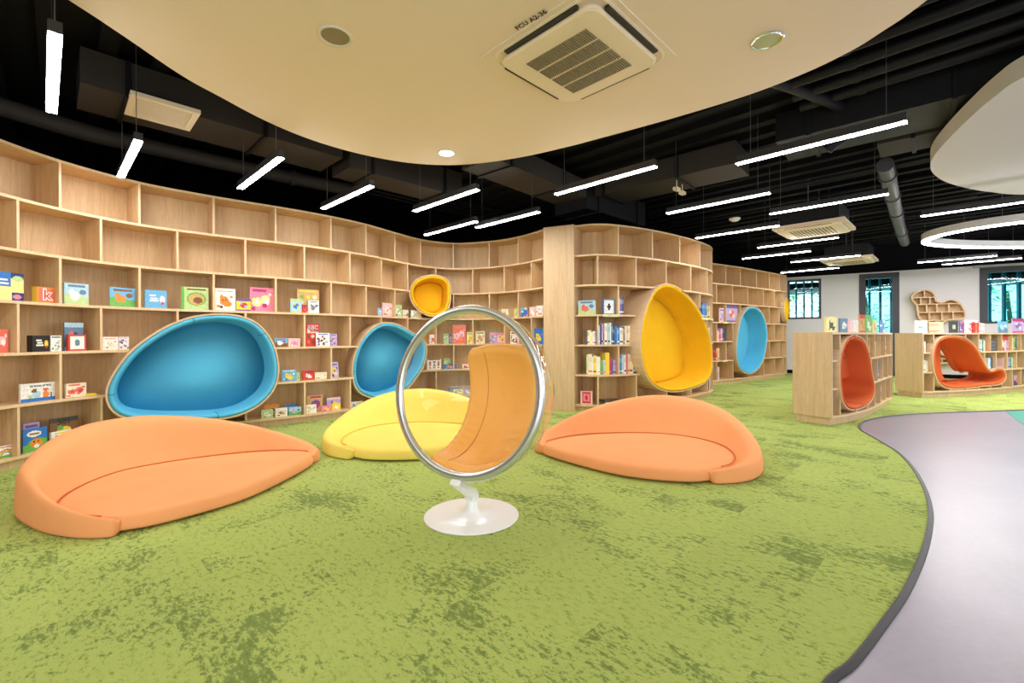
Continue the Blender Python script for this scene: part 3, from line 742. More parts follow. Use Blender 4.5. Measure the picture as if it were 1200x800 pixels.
o_blue1 = [(233, 368.7), (258, 366.7), (279, 368.7), (298, 375), (310, 385), (320, 399), (325.5, 414.6), (328, 431), (326.5, 446), (320.5, 460), (308, 473), (292, 483), (273, 489.6), (246, 493), (204, 494.5), (165, 494), (137.5, 488.5), (127, 479), (122.5, 468), (123, 456), (129, 441.7), (141.7, 423), (154, 409), (171, 396), (183, 388), (200, 379), (217, 372.5)]
o_blue2 = [(413.5, 447.6), (412.6, 427), (419, 405), (430, 389), (440, 381), (451, 377), (466, 379), (481, 387), (497, 397.5), (501, 407), (498, 427), (488, 444), (474, 459), (450.6, 467.8), (433.7, 466.5), (420, 459.5)]
o_ysmall = [(479.5, 343), (481, 335), (487, 327.5), (498, 322.5), (510, 321.5), (521, 324.5), (527.5, 331), (529, 340), (528.5, 352), (525.5, 363), (518, 369.7), (508, 371.2), (498, 369), (489, 362.5), (482, 354)]
o_ybig = [(779.5, 331.3), (792.5, 334.8), (807, 346), (821, 365), (831, 388), (835, 411), (835.5, 428), (832.7, 442.6), (824, 451), (809.7, 456.4), (792.5, 459.8), (775, 457.5), (762, 448), (753.7, 431), (750.2, 408), (751.6, 385), (755, 368), (761, 350.6), (768, 337.7)]
o_bfar = [(881, 358.4), (890.8, 362.5), (897.7, 376.3), (899.6, 392.8), (897.7, 412), (892, 428.5), (882.5, 437.6), (873, 437.4), (866, 430), (862.7, 414.8), (863.8, 395.5), (868, 373.5), (874, 362)]
o_rust = [(1002.5, 391.8), (1012, 396.5), (1018, 409), (1021.3, 424), (1023, 440), (1025.5, 448), (1025.5, 460), (1022, 470), (1013, 477.5), (999, 481.4), (990, 475.5), (985.5, 461.5), (984, 438.7), (985, 417.7), (989.5, 401), (995.5, 393.5)]
o_tun = [(1119, 392.2), (1130.6, 394.9), (1140, 401), (1147.5, 410.6), (1153, 422), (1158, 431), (1162.5, 434.5), (1167, 431), (1174, 430), (1179, 434.5), (1180.7, 441.6), (1177.5, 448), (1170, 451.7), (1155, 452.8), (1134, 455.5), (1115.6, 456.4), (1104, 452.8), (1097, 442.5), (1093.5, 427.5), (1093.5, 412.5), (1097, 400), (1106, 393.3)]
h_tun = [(1100, 401), (1106, 408), (1112, 421), (1116, 431), (1122, 434), (1138, 435), (1142, 436.5), (1142, 442), (1138, 445), (1120, 445), (1105, 443.5), (1100, 436), (1098.5, 418)]
pb1 = make_pod(U1, o_blue1, 225, .24, .54, 'largest turquoise egg shaped seat pod set in the left bookcase', BLUE, bowl=True, seams=(.0, .25, .5, .83), smat=SEAMB)
pb2 = make_pod(U1, o_blue2, 452, .20, .52, 'turquoise egg seat pod partly behind the clear bubble chair', BLUE, bowl=True, seams=(.95,), smat=SEAMB, n_override=(.62, -.78, 0))
pys = make_pod(U1, o_ysmall, 503, .14, .44, 'small yellow egg pod high in the bookcase above the bubble chair', GOLD, seams=(.12,), n_override=(.30, -.95, 0))
pyb = make_pod(U2, o_ybig, 790, .10, .52, 'tall golden yellow egg seat pod in the middle bookcase', GOLD, chord=True, seams=(.01, .55), smat=mat('gold_seam', rgb(200, 140, 20), .9))
pbf = make_pod(U3, o_bfar, 881, .08, .46, 'narrow turquoise egg seat pod in the farthest bookcase', BLUE, chord=True, seams=(.9,), smat=SEAMB)
pru = make_pod(UA, o_rust, 1004, .02, .44, 'rust orange upright egg niche seat in the nearer low bookcase', RUST, seams=(.05, .5), chord=True, group='rust orange niches in the low bookcases')
ptu = make_pod(UB, o_tun, 1130, .03, .54, 'rust orange wavy tunnel seat through the right low bookcase', RUST, hole=h_tun, chord=True, seams=(.08,), group='rust orange niches in the low bookcases')

# padded backrest in the upper part of the nearer niche
zst = on_plane(1004, 446, pru.p0, pru.n).z; zsm = on_plane(1004, 421, pru.p0, pru.n).z
lp_ = [q for q in inset(pru.loop, .085)]
up_ = []
for i in range(len(lp_)):
    a, b = lp_[i], lp_[(i+1) % len(lp_)]
    if a.y >= zst: up_.append(a)
    if (a.y >= zst) != (b.y >= zst): up_.append(a.lerp(b, (zst-a.y)/(b.y-a.y)))
mm = MB(); mm.prism([(q.x, q.y) for q in up_], 0, .12); mb = MB(); mb.f = mm.f; mb.m = mm.m
mb.v = [pru.p0+pru.t*v.x-pru.n*(pru.depth-.07)+pru.n*v.z+Vector((0, 0, v.y)) for v in mm.v]
mb.build('backrest_pad', RUST, pru.root)
xs_ = [q.x for q in up_]; w0_, w1_ = min(xs_)+.04, max(xs_)-.04
m = MB(); m.tube([pru.p0+pru.t*w0_-pru.n*(pru.depth-.191)+Vector((0, 0, zsm)), pru.p0+pru.t*w1_-pru.n*(pru.depth-.191)+Vector((0, 0, zsm))], .004, 6); m.build('seam', SEAM, pru.root)

U1A = [U1.find(p) for p in (71, 164, 250, 323, 388, 429, 463, 493, 531, 573, 607)]; U1B = [U1.find(p) for p in (21, 118, 208, 287, 357, 410, 447, 478, 511, 554, 591, 622)]
a0 = U1A[0]; b0 = U1B[0]
for k in range(1, 4): U1A.append(a0-.64*k); U1B.append(b0-.64*k)
bookcase('long curved oak bookcase along the left side, full height', U1, LV, .05, U1.len-.03, U1A, U1B, .33, (pb1, pb2, pys), (True, False), 'full height curved oak bookcases')
U2A = [U2.find(p) for p in (725, 765, 797, 821, 836)]; U2B = [U2.find(p) for p in (700, 745.6, 781, 810, 829.5, 839)]
U2A += [U2A[-1]+.64, U2A[-1]+1.28]; U2B += [U2B[-1]+.6, U2B[-1]+1.2]
bookcase('full height bulging oak bookcase right of the wooden pillar', U2, LV, .01, U2.len-.05, U2A, U2B, .42, (pyb,), (True, True), 'full height curved oak bookcases', tags=((705.6, 724.8, 3), (822, 830, 3), (831.5, 838, 3)))
U3A = [U3.find(p) for p in (851, 868, 887, 902, 914)]; U3B = [U3.find(p) for p in (859, 876.5, 895, 908, 918)]
U3A += [U3A[0]-.64]; U3B += [U3B[0]-.64]
bookcase('farthest full height oak bookcase beside the small window', U3, LV, .4, U3.len-.01, U3A, U3B, .40, (pbf,), (True, True), 'full height curved oak bookcases', tags=((847, 853, 3), (846, 852, 1)))
LL = [.115, .457, .80, 1.14]
UAa = [.42*k for k in range(1, 8)]; UAb = [.21+.42*k for k in range(0, 8)]
bookcase('nearer low oak bookcase with a rust orange egg niche', UA, LL, .03, UA.len-.03, UAa, UAb, .46, (pru,), (True, True), 'low curved oak bookcases')
bookcase('low oak bookcase at the right edge with a wavy tunnel seat', UB, LL, .03, UB.len-.03, [.46+.38*k for k in range(0, 13)], [.27+.38*k for k in range(0, 13)], .46, (ptu,), (True, True), 'low curved oak bookcases')

# wooden pillar between the two tall bookcases
pa, pb_ = Vector((.49, 6.90, 0)), Vector((.925, 6.70, 0)); t_ = (pb_-pa).normalized(); n_ = Vector((t_.y, -t_.x, 0))
pl = thing('wooden_pillar', 'tall flat oak panelled pillar between the two curved bookcases', 'pillar', (pa+pb_)/2)
m = MB(); m.obox((pa+pb_)/2-n_*.16, t_, n_, (pb_-pa).length/2, .19, 0, 2.745); m.build('panel', OAK_END, pl)
m = MB(); m.obox((pa+pb_)/2-n_*.16, t_, n_, (pb_-pa).length/2+.002, .192, 0, .07); m.build('plinth', OAK, pl)
# sliver of a yellow pod on the end of the far bookcase
o_ = [(919.2, 356), (920.5, 350), (922.3, 348.5), (924, 352), (924.6, 362), (924, 373), (922.3, 377), (920.5, 374), (919.2, 366)]
make_pod(U3, o_, 921, .03, .035, 'yellow pod at the end of the farthest bookcase, seen edge on', GOLD, n_override=(.7, -.714, 0))

# ------------------------------------------------------------------ books
def raster(nx, ny, bg, ops):
    img = [[bg]*nx for _ in range(ny)]
    for op in ops:
        k = op[0]
        for j in range(ny):
            y = (j+.5)/ny
            for i in range(nx):
                x = (i+.5)/nx
                if k == 'r': hit = op[1] <= x <= op[3] and op[2] <= y <= op[4]
                elif k == 'e': hit = ((x-op[1])/op[3])**2+((y-op[2])/op[4])**2 <= 1
                elif k == 'o': v_ = ((x-op[1])/op[3])**2+((y-op[2])/op[4])**2; hit = .55 <= v_ <= 1
                if hit: img[j][i] = op[5]
    for j in range(ny):
        for i in range(nx):
            g = random.uniform(.86, 1.08); img[j][i] = tuple(min(1, v*g) for v in img[j][i])
    return img
C = {'white': rgb(242, 240, 235), 'cream': rgb(238, 228, 200), 'red': rgb(214, 60, 50), 'coral': rgb(232, 110, 96), 'pink': rgb(240, 140, 170), 'palepink': rgb(245, 200, 205),
     'orange': rgb(240, 140, 50), 'yellow': rgb(246, 214, 70), 'paleyellow': rgb(244, 232, 150), 'green': rgb(110, 180, 80), 'palegreen': rgb(190, 215, 150), 'teal': rgb(60, 160, 160),
     'blue': rgb(50, 120, 200), 'skyblue': rgb(110, 180, 225), 'paleblue': rgb(176, 212, 232), 'navy': rgb(40, 56, 120), 'purple': rgb(120, 90, 160), 'lavender': rgb(190, 170, 215),
     'brown': rgb(130, 90, 60), 'tan': rgb(210, 170, 110), 'grey': rgb(120, 125, 130), 'slate': rgb(96, 130, 156), 'black': rgb(34, 32, 34), 'magenta': rgb(190, 50, 110), 'charcoal': rgb(66, 66, 72)}
def motif(kind, c):
    c1, c2, c3 = c
    R = lambda a, b, d, e, q: ('r', a, b, d, e, q); E_ = lambda a, b, d, e, q: ('e', a, b, d, e, q)
    if kind == 'face': return [R(.12, .84, .5, .89, c3), R(.55, .84, .85, .89, c3), E_(.46, .45, .22, .2, c1), E_(.34, .62, .07, .1, c1), E_(.62, .3, .2, .13, c1), E_(.4, .48, .04, .04, c2), E_(.54, .48, .04, .04, c2), E_(.46, .38, .07, .03, c3), E_(.8, .62, .07, .06, c3), E_(.2, .2, .1, .05, c3), E_(.32, .16, .06, .07, c2)]
    if kind == 'land': return [R(0, 0, 1, .35, c1), E_(.3, .3, .45, .22, c1), E_(.75, .6, .14, .12, c3), E_(.42, .42, .2, .2, c2), E_(.3, .6, .11, .11, c2), R(.15, .82, .85, .92, c3)]
    if kind == 'grid': return [E_(.2+.3*i, .2+.24*j, .1, .08, (c1, c2, c3)[(i+j) % 3]) for i in range(3) for j in range(3)]+[R(.1, .88, .9, .95, c1)]
    if kind == 'text': return [R(.2, .66, .5, .74, c1), R(.25, .52, .6, .6, c1), R(.2, .36, .62, .46, c1), E_(.8, .5, .12, .2, c2), E_(.8, .3, .07, .08, c3)]
    if kind == 'oval': return [R(0, 0, .1, 1, c1), E_(.55, .48, .36, .3, c1), E_(.55, .46, .3, .25, c2), E_(.6, .42, .18, .14, c3), R(.2, .86, .9, .92, c3)]
    if kind == 'band': return [R(0, .82, 1, 1, c1), R(0, 0, 1, .14, c1), E_(.5, .48, .26, .2, c2), E_(.36, .62, .1, .1, c3), E_(.66, .36, .1, .1, c3)]
    if kind == 'flower': return [E_(.3+.14*math.cos(a), .4+.12*math.sin(a), .1, .08, c1) for a in [k*1.257 for k in range(5)]]+[E_(.3, .4, .08, .07, c2), E_(.66, .5, .2, .2, c1), E_(.7, .42, .12, .14, c2), E_(.62, .26, .1, .1, c3), E_(.85, .72, .07, .06, c2), R(.12, .84, .7, .92, c3), E_(.15, .12, .1, .08, c3)]
    if kind == 'frame': return [R(.12, .1, .88, .9, c1), R(.22, .2, .78, .8, c2), E_(.5, .5, .14, .2, c3)]
    if kind == 'dots': return [E_(random.uniform(.1, .9), random.uniform(.08, .75), .09, .07, (c1, c2, c3)[k % 3]) for k in range(12)]+[R(.12, .84, .88, .93, c1)]
    if kind == 'rainbow': return [E_(.5, .2, .42, .5, c2), E_(.5, .2, .34, .42, (.9, .6, .1)), E_(.5, .2, .26, .33, c3), E_(.5, .2, .18, .24, C['white']), R(0, 0, 1, .22, c1), R(.2, .84, .85, .93, c2)]
    if kind == 'split': return [R(0, .5, .55, 1, c1), R(.6, 0, 1, .3, c2), E_(.78, .15, .14, .09, c3), R(.05, .56, .5, .62, C['white']), R(.05, .7, .45, .76, C['white']), R(.58, .8, 1, 1, c2), E_(.8, .8, .18, .1, C['palegreen'])]
    if kind == 'scene': return [R(0, 0, 1, .3, c1), E_(.65, .35, .45, .2, c1), E_(.45, .76, .3, .13, C['white']), R(.25, .72, .65, .79, c3), E_(.55, .34, .25, .2, c2), E_(.55, .22, .12, .08, C['white']), E_(.45, .42, .04, .03, C['black']), E_(.62, .42, .04, .03, C['black'])]
    if kind == 'pets': return [R(0, 0, 1, .16, c1), E_(.4, .38, .1, .2, C['paleblue']), E_(.34, .58, .07, .1, C['brown']), E_(.64, .34, .09, .17, C['orange']), E_(.64, .6, .08, .08, C['coral']), E_(.24, .28, .06, .12, C['palegreen']), E_(.78, .3, .03, .12, C['navy'])]
    return []
counter = [0]
def face_book(curve, levels, row, x0, x1, ytop, bg, kind, cols, label, ins=.055, title=None, thick=None, group=None, flip=False, sfull=None, lean=0.0, spine=None, yaw=0.0):
    s = curve.find((x0+x1)/2) if sfull is None else sfull
    n = curve.nrm(s)
    if yaw: n = Matrix.Rotation(yaw, 3, 'Z') @ n
    t = Vector((-n.y, n.x, 0)); base = curve.at(s)-curve.nrm(s)*ins
    a = on_plane(x0, 400, base, n); b = on_plane(x1, 400, base, n); mid = on_plane((x0+x1)/2, ytop, base, n)
    w = (Vector((b.x, b.y, 0))-Vector((a.x, a.y, 0))).length; z0 = levels[row]+.0005; h = max(mid.z-z0, .08)
    w = max(min(w, .5), .04)
    th = thick or random.choice([.012, .018, .025]); c = Vector(((a.x+b.x)/2, (a.y+b.y)/2, z0))
    root = thing('book', label, 'book', c, math.atan2(t.y, t.x), group or 'face out picture books')
    root.rotation_euler = (-lean, 0, root.rotation_euler.z)
    near = c.y < 7.0
    nx = max(8, min(30, int((x1-x0)*.95))); ny = max(8, min(30, int(nx*h/w)))
    img = raster(nx, ny, C[bg], motif(kind, [C[q] for q in cols]))
    m = MB(); L_ = lambda x, y, z: Matrix.Translation(root.location) @ root.rotation_euler.to_matrix().to_4x4() @ Vector((x, y, z))
    vs = [L_(-w/2+w*i/nx, 0, h*j/ny) for j in range(ny+1) for i in range(nx+1)]
    fs = []; cs = []
    for j in range(ny):
        for i in range(nx): fs.append((j*(nx+1)+i, j*(nx+1)+i+1, (j+1)*(nx+1)+i+1, (j+1)*(nx+1)+i)); cs.append(img[j][i])
    m.add(vs, fs, 0, cs)
    sc_ = C[spine] if spine else C[bg]
    def bx(x0_, x1_, y0, y1, z0_, z1_, c_): 
        o = len(m.v); m.hexa([L_(x0_, y0, z0_), L_(x1_, y0, z0_), L_(x1_, y1, z0_), L_(x0_, y1, z0_), L_(x0_, y0, z1_), L_(x1_, y0, z1_), L_(x1_, y1, z1_), L_(x0_, y1, z1_)]); m.c += [c_]*6
    bx(-w/2, w/2, .0006, .003, 0, h, sc_); bx(-w/2, w/2, th-.003, th, 0, h, sc_); bx(-w/2, -w/2+.004, .003, th-.003, 0, h, sc_)
    m.build('cover', COVER, root, fix=False)
    m = MB(); p = [L_(x, y, z) for z in (.003, h-.004) for (x, y) in ((-w/2+.004, .0032), (w/2-.004, .0032), (w/2-.004, th-.0032), (-w/2+.004, th-.0032))]
    m.hexa(p); m.build('pages', PAPER, root)
    if title:
        for ti, (txt, size, zx, zy, colr, ang) in enumerate(title):
            M = Matrix.Translation(root.location) @ root.rotation_euler.to_matrix().to_4x4() @ Matrix.Translation((zx*w, -.0012-.0012*ti, zy*h)) @ Matrix.Rotation(R90, 4, 'X') @ Matrix.Rotation(ang, 4, 'Z')
            text_mesh('title', txt, size*h, M, mat('ink_%s' % colr, C[colr], .4) if not bpy.data.materials.get('ink_%s' % colr) else bpy.data.materials['ink_%s' % colr], root, .0012 if ti or len(title) != 2 or colr != 'white' else .008)
    return root
def FB1(row, x0, x1, yt, bg, kind, cols, label, **k): return face_book(U1, LV, row, x0, x1, yt, bg, kind, cols, label, **k)
G3 = 'picture books on the upper book row of the left bookcase'; G2 = 'picture books on the row level with the blue pods'; G1 = 'picture books on the second row of the left bookcase'; G0 = 'picture books on the bottom row of the left bookcase'
FB1(3, -8, 28, 319, 'paleyellow', 'split', ('blue', 'navy', 'pink'), 'large pale yellow board book with blue title panel, far left edge', group=G3, thick=.04)
FB1(3, 43, 67, 336.5, 'orange', 'frame', ('coral', 'coral', 'coral'), 'small orange board book with a big red letter k', group=G3, title=[('k', .95, .0, .5, 'white', 0), ('k', .88, 0, .5, 'red', 0)], thick=.05, spine='yellow')
FB1(3, 75.5, 104, 332, 'paleblue', 'land', ('palegreen', 'white', 'slate'), 'pale blue book with a white bee right of the letter k book', group=G3)
FB1(3, 128.7, 159, 337, 'skyblue', 'land', ('green', 'orange', 'brown'), 'sky blue and green book with an orange fox', group=G3)
FB1(3, 170, 195.5, 340, 'skyblue', 'text', ('white', 'white', 'red'), 'bright blue book with white lettering lines', group=G3, thick=.03)
FB1(3, 212.7, 244.6, 336.4, 'palegreen', 'oval', ('green', 'tan', 'brown'), 'green spined book with an oval hedgehog window', group=G3)
FB1(3, 251.5, 276, 338, 'white', 'face', ('orange', 'navy', 'orange'), 'white book with a round orange creature on it', group=G3, spine='orange')
FB1(3, 277, 294, 350, 'yellow', 'band', ('purple', 'red', 'skyblue'), 'small purple topped yellow book beside the pink one', group=G3)
FB1(3, 293, 320.5, 337, 'pink', 'flower', ('paleyellow', 'white', 'magenta'), 'pink book with a white unicorn', group=G3, ins=.085)
FB1(3, 348.6, 374, 339, 'tan', 'grid', ('yellow', 'cream', 'green'), 'tall tan picture book behind two small ones', group=G3, ins=.10)
FB1(3, 340.6, 353.6, 350, 'paleblue', 'band', ('palegreen', 'blue', 'yellow'), 'small pale green and blue book before the tan one', group=G3)
FB1(3, 354.2, 360.7, 357, 'red', 'dots', ('navy', 'cream', 'red'), 'tiny red book squeezed between two small books', group=G3)
FB1(3, 361.5, 374, 352, 'white', 'land', ('white', 'grey', 'slate'), 'small white book with a grey tractor', group=G3)
FB1(3, 443.6, 447.6, 361, 'paleblue', 'dots', ('blue', 'white', 'red'), 'narrow pale blue book beside the baby face book', group=G3)
FB1(3, 448.5, 460, 355, 'palepink', 'face', ('cream', 'brown', 'coral'), 'pink handled book with a baby face', group=G3)
FB1(3, 462.5, 471, 357, 'palegreen', 'face', ('white', 'black', 'slate'), 'green book with a panda, left of the small yellow pod', group=G3)
FB1(3, 472, 478.5, 363, 'cream', 'dots', ('teal', 'tan', 'slate'), 'small cream book right of the panda book', group=G3)
FB1(3, 482.5, 491, 363.5, 'white', 'face', ('palegreen', 'grey', 'teal'), 'small white book just below left of the yellow pod', group=G3)
FB1(3, 588, 596, 362, 'cream', 'face', ('tan', 'grey', 'cream'), 'cream book above the bubble chair rim', group=G3)
FB1(3, 602.7, 606.2, 361, 'paleyellow', 'dots', ('green', 'tan', 'grey'), 'thin pale yellow book left of the blue one near the pillar', group=G3)
FB1(3, 609, 617.8, 360.5, 'blue', 'split', ('skyblue', 'palepink', 'red'), 'blue and pink book second cell left of the pillar', group=G3)
FB1(3, 620.5, 627.5, 359.5, 'palepink', 'face', ('white', 'red', 'coral'), 'pale pink book, left of the two beside the pillar', group=G3)
FB1(3, 628.5, 636, 358, 'white', 'dots', ('palepink', 'coral', 'tan'), 'white and pink book, right of the two beside the pillar', group=G3)
FB1(2, -12, 10, 385.5, 'coral', 'flower', ('palepink', 'white', 'coral'), 'red book with a pale flower, cut by the left edge', group=G2)
FB1(2, 38, 58.5, 393, 'black', 'text', ('white', 'yellow', 'red'), 'black book with white and yellow print', group=G2, thick=.06)
FB1(2, 59.5, 72, 393, 'white', 'dots', ('grey', 'lavender', 'palegreen'), 'pale grey white book beside the black book', group=G2)
FB1(2, 75.5, 98, 378, 'slate', 'band', ('paleblue', 'navy', 'coral'), 'tall grey blue book behind the red framed one', group=G2, ins=.12)
FB1(2, 80, 101, 392, 'red', 'frame', ('white', 'white', 'slate'), 'red board book with a white picture square', group=G2, thick=.03)
FB1(2, 120.5, 138.5, 394.6, 'white', 'face', ('cream', 'grey', 'orange'), 'white book with a line drawn animal and orange sun', group=G2)
FB1(2, 139.5, 151, 394.6, 'white', 'dots', ('lavender', 'grey', 'navy'), 'white and lavender small book left of the big blue pod', group=G2)
FB1(2, 322, 336.8, 396, 'skyblue', 'land', ('brown', 'white', 'red'), 'light blue book right of the big blue pod', group=G2)
FB1(2, 338, 352, 396.3, 'palepink', 'face', ('pink', 'white', 'coral'), 'pale pink book right of the light blue one', group=G2)
FB1(2, 358, 375, 379, 'red', 'grid', ('coral', 'brown', 'cream'), 'tall red alphabet counting book', group=G2, ins=.11, title=[('ABC', .25, 0, .82, 'paleblue', 0), ('Counting', .13, 0, .62, 'white', 0)])
FB1(2, 370.5, 386.5, 390, 'white', 'dots', ('blue', 'red', 'black'), 'white book with little figures in front of the red alphabet book', group=G2)
FB1(2, 387.5, 395, 391, 'lavender', 'dots', ('purple', 'orange', 'navy'), 'purple book right of the red alphabet book', group=G2)
for (x0, x1, yt, bg, kd, cs, lb, ins) in [(503.5, 511.5, 392, 'white', 'face', ('coral', 'navy', 'pink'), 'white book with red face, seen in the upper left of the bubble', .055), (520, 525.5, 391, 'palegreen', 'dots', ('green', 'white', 'teal'), 'narrow green book left of the flower book', .055), (526, 530, 391, 'slate', 'dots', ('black', 'white', 'coral'), 'narrow dark book left of the flower book', .055),
    (530.5, 546, 380.5, 'coral', 'flower', ('palepink', 'pink', 'orange'), 'tall pink flower shaped book seen through the bubble', .055), (547, 556, 389, 'paleyellow', 'face', ('yellow', 'slate', 'tan'), 'pale yellow book right of the flower book', .055), (557.5, 568, 388, 'cream', 'face', ('tan', 'coral', 'brown'), 'cream book with a brown animal seen through the bubble', .055),
    (573.5, 582, 389.5, 'lavender', 'dots', ('pink', 'grey', 'white'), 'lavender book above the amber cushion', .055), (582.5, 592, 390, 'palepink', 'band', ('pink', 'yellow', 'red'), 'pink book above the amber cushion', .055), (598, 607.5, 388, 'white', 'dots', ('black', 'red', 'grey'), 'white, black and red book behind the bubble rim', .055), (626, 636.5, 384.7, 'blue', 'face', ('yellow', 'red', 'orange'), 'blue book with a yellow round face beside the pillar', .055)]:
    FB1(2, x0, x1, yt, bg, kd, cs, lb, ins=ins, group=G2)
FB1(1, 24, 69, 448.5, 'white', 'pets', ('blue', 'blue', 'blue'), 'wide white pets book with a blue bottom stripe', group=G1, title=[('MY BOOK OF PETS', .12, 0, .84, 'charcoal', 0)], thick=.02)
FB1(1, 77, 101, 449, 'cream', 'flower', ('coral', 'red', 'coral'), 'cream book with red drawings right of the pets book', group=G1)
FB1(1, 330, 347, 433, 'skyblue', 'face', ('yellow', 'blue', 'white'), 'blue book with a yellow star shape', group=G1)
FB1(1, 347.6, 351, 436, 'palegreen', 'dots', ('teal', 'green', 'slate'), 'thin green book behind the yellow star book', group=G1)
FB1(1, 354.5, 368.5, 434, 'red', 'face', ('white', 'brown', 'navy'), 'red book with a white dog face', group=G1)
FB1(1, 369, 383, 436, 'cream', 'face', ('cream', 'grey', 'grey'), 'cream book with a faint line drawing', group=G1)
FB1(1, 388, 397, 424, 'lavender', 'face', ('yellow', 'black', 'navy'), 'purple book leaning on the divider left of the second blue pod', group=G1, lean=.12)
for (x0, x1, yt, bg, kd, cs, lb, ins) in [(500.5, 517, 420.5, 'white', 'grid', ('brown', 'coral', 'grey'), 'white book with a grid of little pictures seen through the bubble', .055), (519.5, 535, 427.5, 'blue', 'face', ('orange', 'navy', 'skyblue'), 'blue book with an orange star seen through the bubble', .055), (520, 527.5, 420, 'palegreen', 'dots', ('green', 'teal', 'tan'), 'green book behind the blue star book', .12),
    (541.5, 550.5, 428.7, 'white', 'face', ('red', 'black', 'coral'), 'white book with a red figure seen through the bubble', .055), (557, 571, 422, 'tan', 'band', ('orange', 'yellow', 'brown'), 'tan book beside the amber cushion', .11), (557.5, 566.5, 428, 'lavender', 'frame', ('purple', 'white', 'pink'), 'lavender book in front of the tan one', .055)]:
    FB1(1, x0, x1, yt, bg, kd, cs, lb, ins=ins, group=G1)
FB1(0, -6, 19, 522, 'white', 'rainbow', ('green', 'red', 'teal'), 'white book with a rainbow over green hills', group=G0)
FB1(0, 27, 46, 495.5, 'lavender', 'dots', ('purple', 'pink', 'lavender'), 'purple book behind the blue dog book', group=G0, ins=.12)
FB1(0, 26.5, 55, 501.5, 'blue', 'scene', ('green', 'orange', 'brown'), 'blue book with an orange and white dog', group=G0)
FB1(0, 60, 85, 505, 'white', 'dots', ('yellow', 'tan', 'palegreen'), 'white book with yellow drawings partly behind the orange sofa', group=G0, thick=.03)
FB1(0, 58, 91, 489, 'brown', 'band', ('charcoal', 'yellow', 'green'), 'dark book with bold lettering behind the white one', group=G0, ins=.13, title=[('501', .28, 0, .84, 'black', 0)])
FB1(0, 306, 319.6, 480, 'palegreen', 'face', ('white', 'red', 'green'), 'green book with a white goose on the bottom row', group=G0)
FB1(0, 309, 327, 473.6, 'tan', 'band', ('orange', 'brown', 'tan'), 'orange brown book behind the goose book', group=G0, ins=.13)
FB1(0, 322.5, 336.5, 478, 'white', 'face', ('tan', 'black', 'brown'), 'white book with a brown fox drawing', group=G0)
FB1(0, 334, 348, 474, 'skyblue', 'band', ('blue', 'white', 'paleblue'), 'blue book behind the landscape book', group=G0, ins=.13)
FB1(0, 338.5, 353, 477, 'paleblue', 'land', ('green', 'lavender', 'teal'), 'pale blue book with a green landscape', group=G0)
FB1(0, 358.5, 370.5, 474, 'white', 'dots', ('yellow', 'palegreen', 'tan'), 'white book with yellow drawings near the sofa tip', group=G0)
FB1(0, 359, 378, 463, 'tan', 'oval', ('tan', 'purple', 'magenta'), 'tall brown book with a purple oval', group=G0, ins=.12)
FB1(0, 377, 388.3, 475, 'pink', 'face', ('yellow', 'black', 'magenta'), 'pink book with a cat face', group=G0)
FB1(0, 383, 399, 465.5, 'lavender', 'band', ('palepink', 'yellow', 'purple'), 'lavender book behind the pink cat book', group=G0, ins=.12)
FB1(0, 389, 399, 472.5, 'yellow', 'face', ('white', 'brown', 'paleyellow'), 'small yellow book right of the pink cat book', group=G0)
FB1(0, 411.5, 418, 474, 'white', 'face', ('slate', 'navy', 'blue'), 'small white and blue book under the second blue pod', group=G0)
FB1(0, 418.5, 425, 473, 'cream', 'face', ('tan', 'brown', 'grey'), 'small cream book under the second blue pod', group=G0)
for (x0, x1, yt, bg, kd, cs, lb, ins) in [(483, 489.5, 462, 'coral', 'face', ('orange', 'red', 'brown'), 'small red orange book above the yellow sofa back', .055), (495, 505, 456.5, 'palegreen', 'land', ('green', 'orange', 'coral'), 'green book with orange animal above the yellow sofa', .055), (518.5, 523, 457, 'lavender', 'dots', ('slate', 'grey', 'pink'), 'narrow grey lavender book above the yellow sofa', .055),
    (525, 539, 454.7, 'slate', 'dots', ('yellow', 'palegreen', 'navy'), 'slate coloured book behind the pale yellow one', .12), (531, 542.3, 459, 'paleyellow', 'dots', ('green', 'tan', 'teal'), 'pale yellow book above the yellow sofa', .055), (544, 552, 458.5, 'lavender', 'face', ('white', 'grey', 'purple'), 'lavender book seen low through the bubble', .055), (553, 560.5, 456, 'slate', 'face', ('palegreen', 'navy', 'purple'), 'slate blue book left of the amber cushion', .055)]:
    FB1(0, x0, x1, yt, bg, kd, cs, lb, ins=ins, group=G0)
GM = 'face out books in the middle bookcase'
face_book(U2, LV, 3, 677.5, 698, 352, 'paleblue', 'land', ('palegreen', 'coral', 'slate'), 'pale blue landscape book in the top book row beside the pillar', group=GM)
face_book(U2, LV, 3, 707, 720.6, 350.3, 'blue', 'frame', ('white', 'white', 'black'), 'bright blue framed book with a white picture', group=GM, thick=.03)
face_book(U2, LV, 0, 680, 694, 458, 'palepink', 'frame', ('red', 'pink', 'red'), 'pink and red book alone on the bottom row beside the pillar', group=GM)
face_book(U3, LV, 3, 851.5, 864, 357, 'lavender', 'band', ('purple', 'coral', 'cream'), 'lavender book in the farthest bookcase left of the blue pod', group='books in the farthest bookcase')
face_book(U3, LV, 3, 843, 849.5, 361, 'palepink', 'face', ('lavender', 'purple', 'blue'), 'small pink and lavender book in the farthest bookcase', group='books in the farthest bookcase')

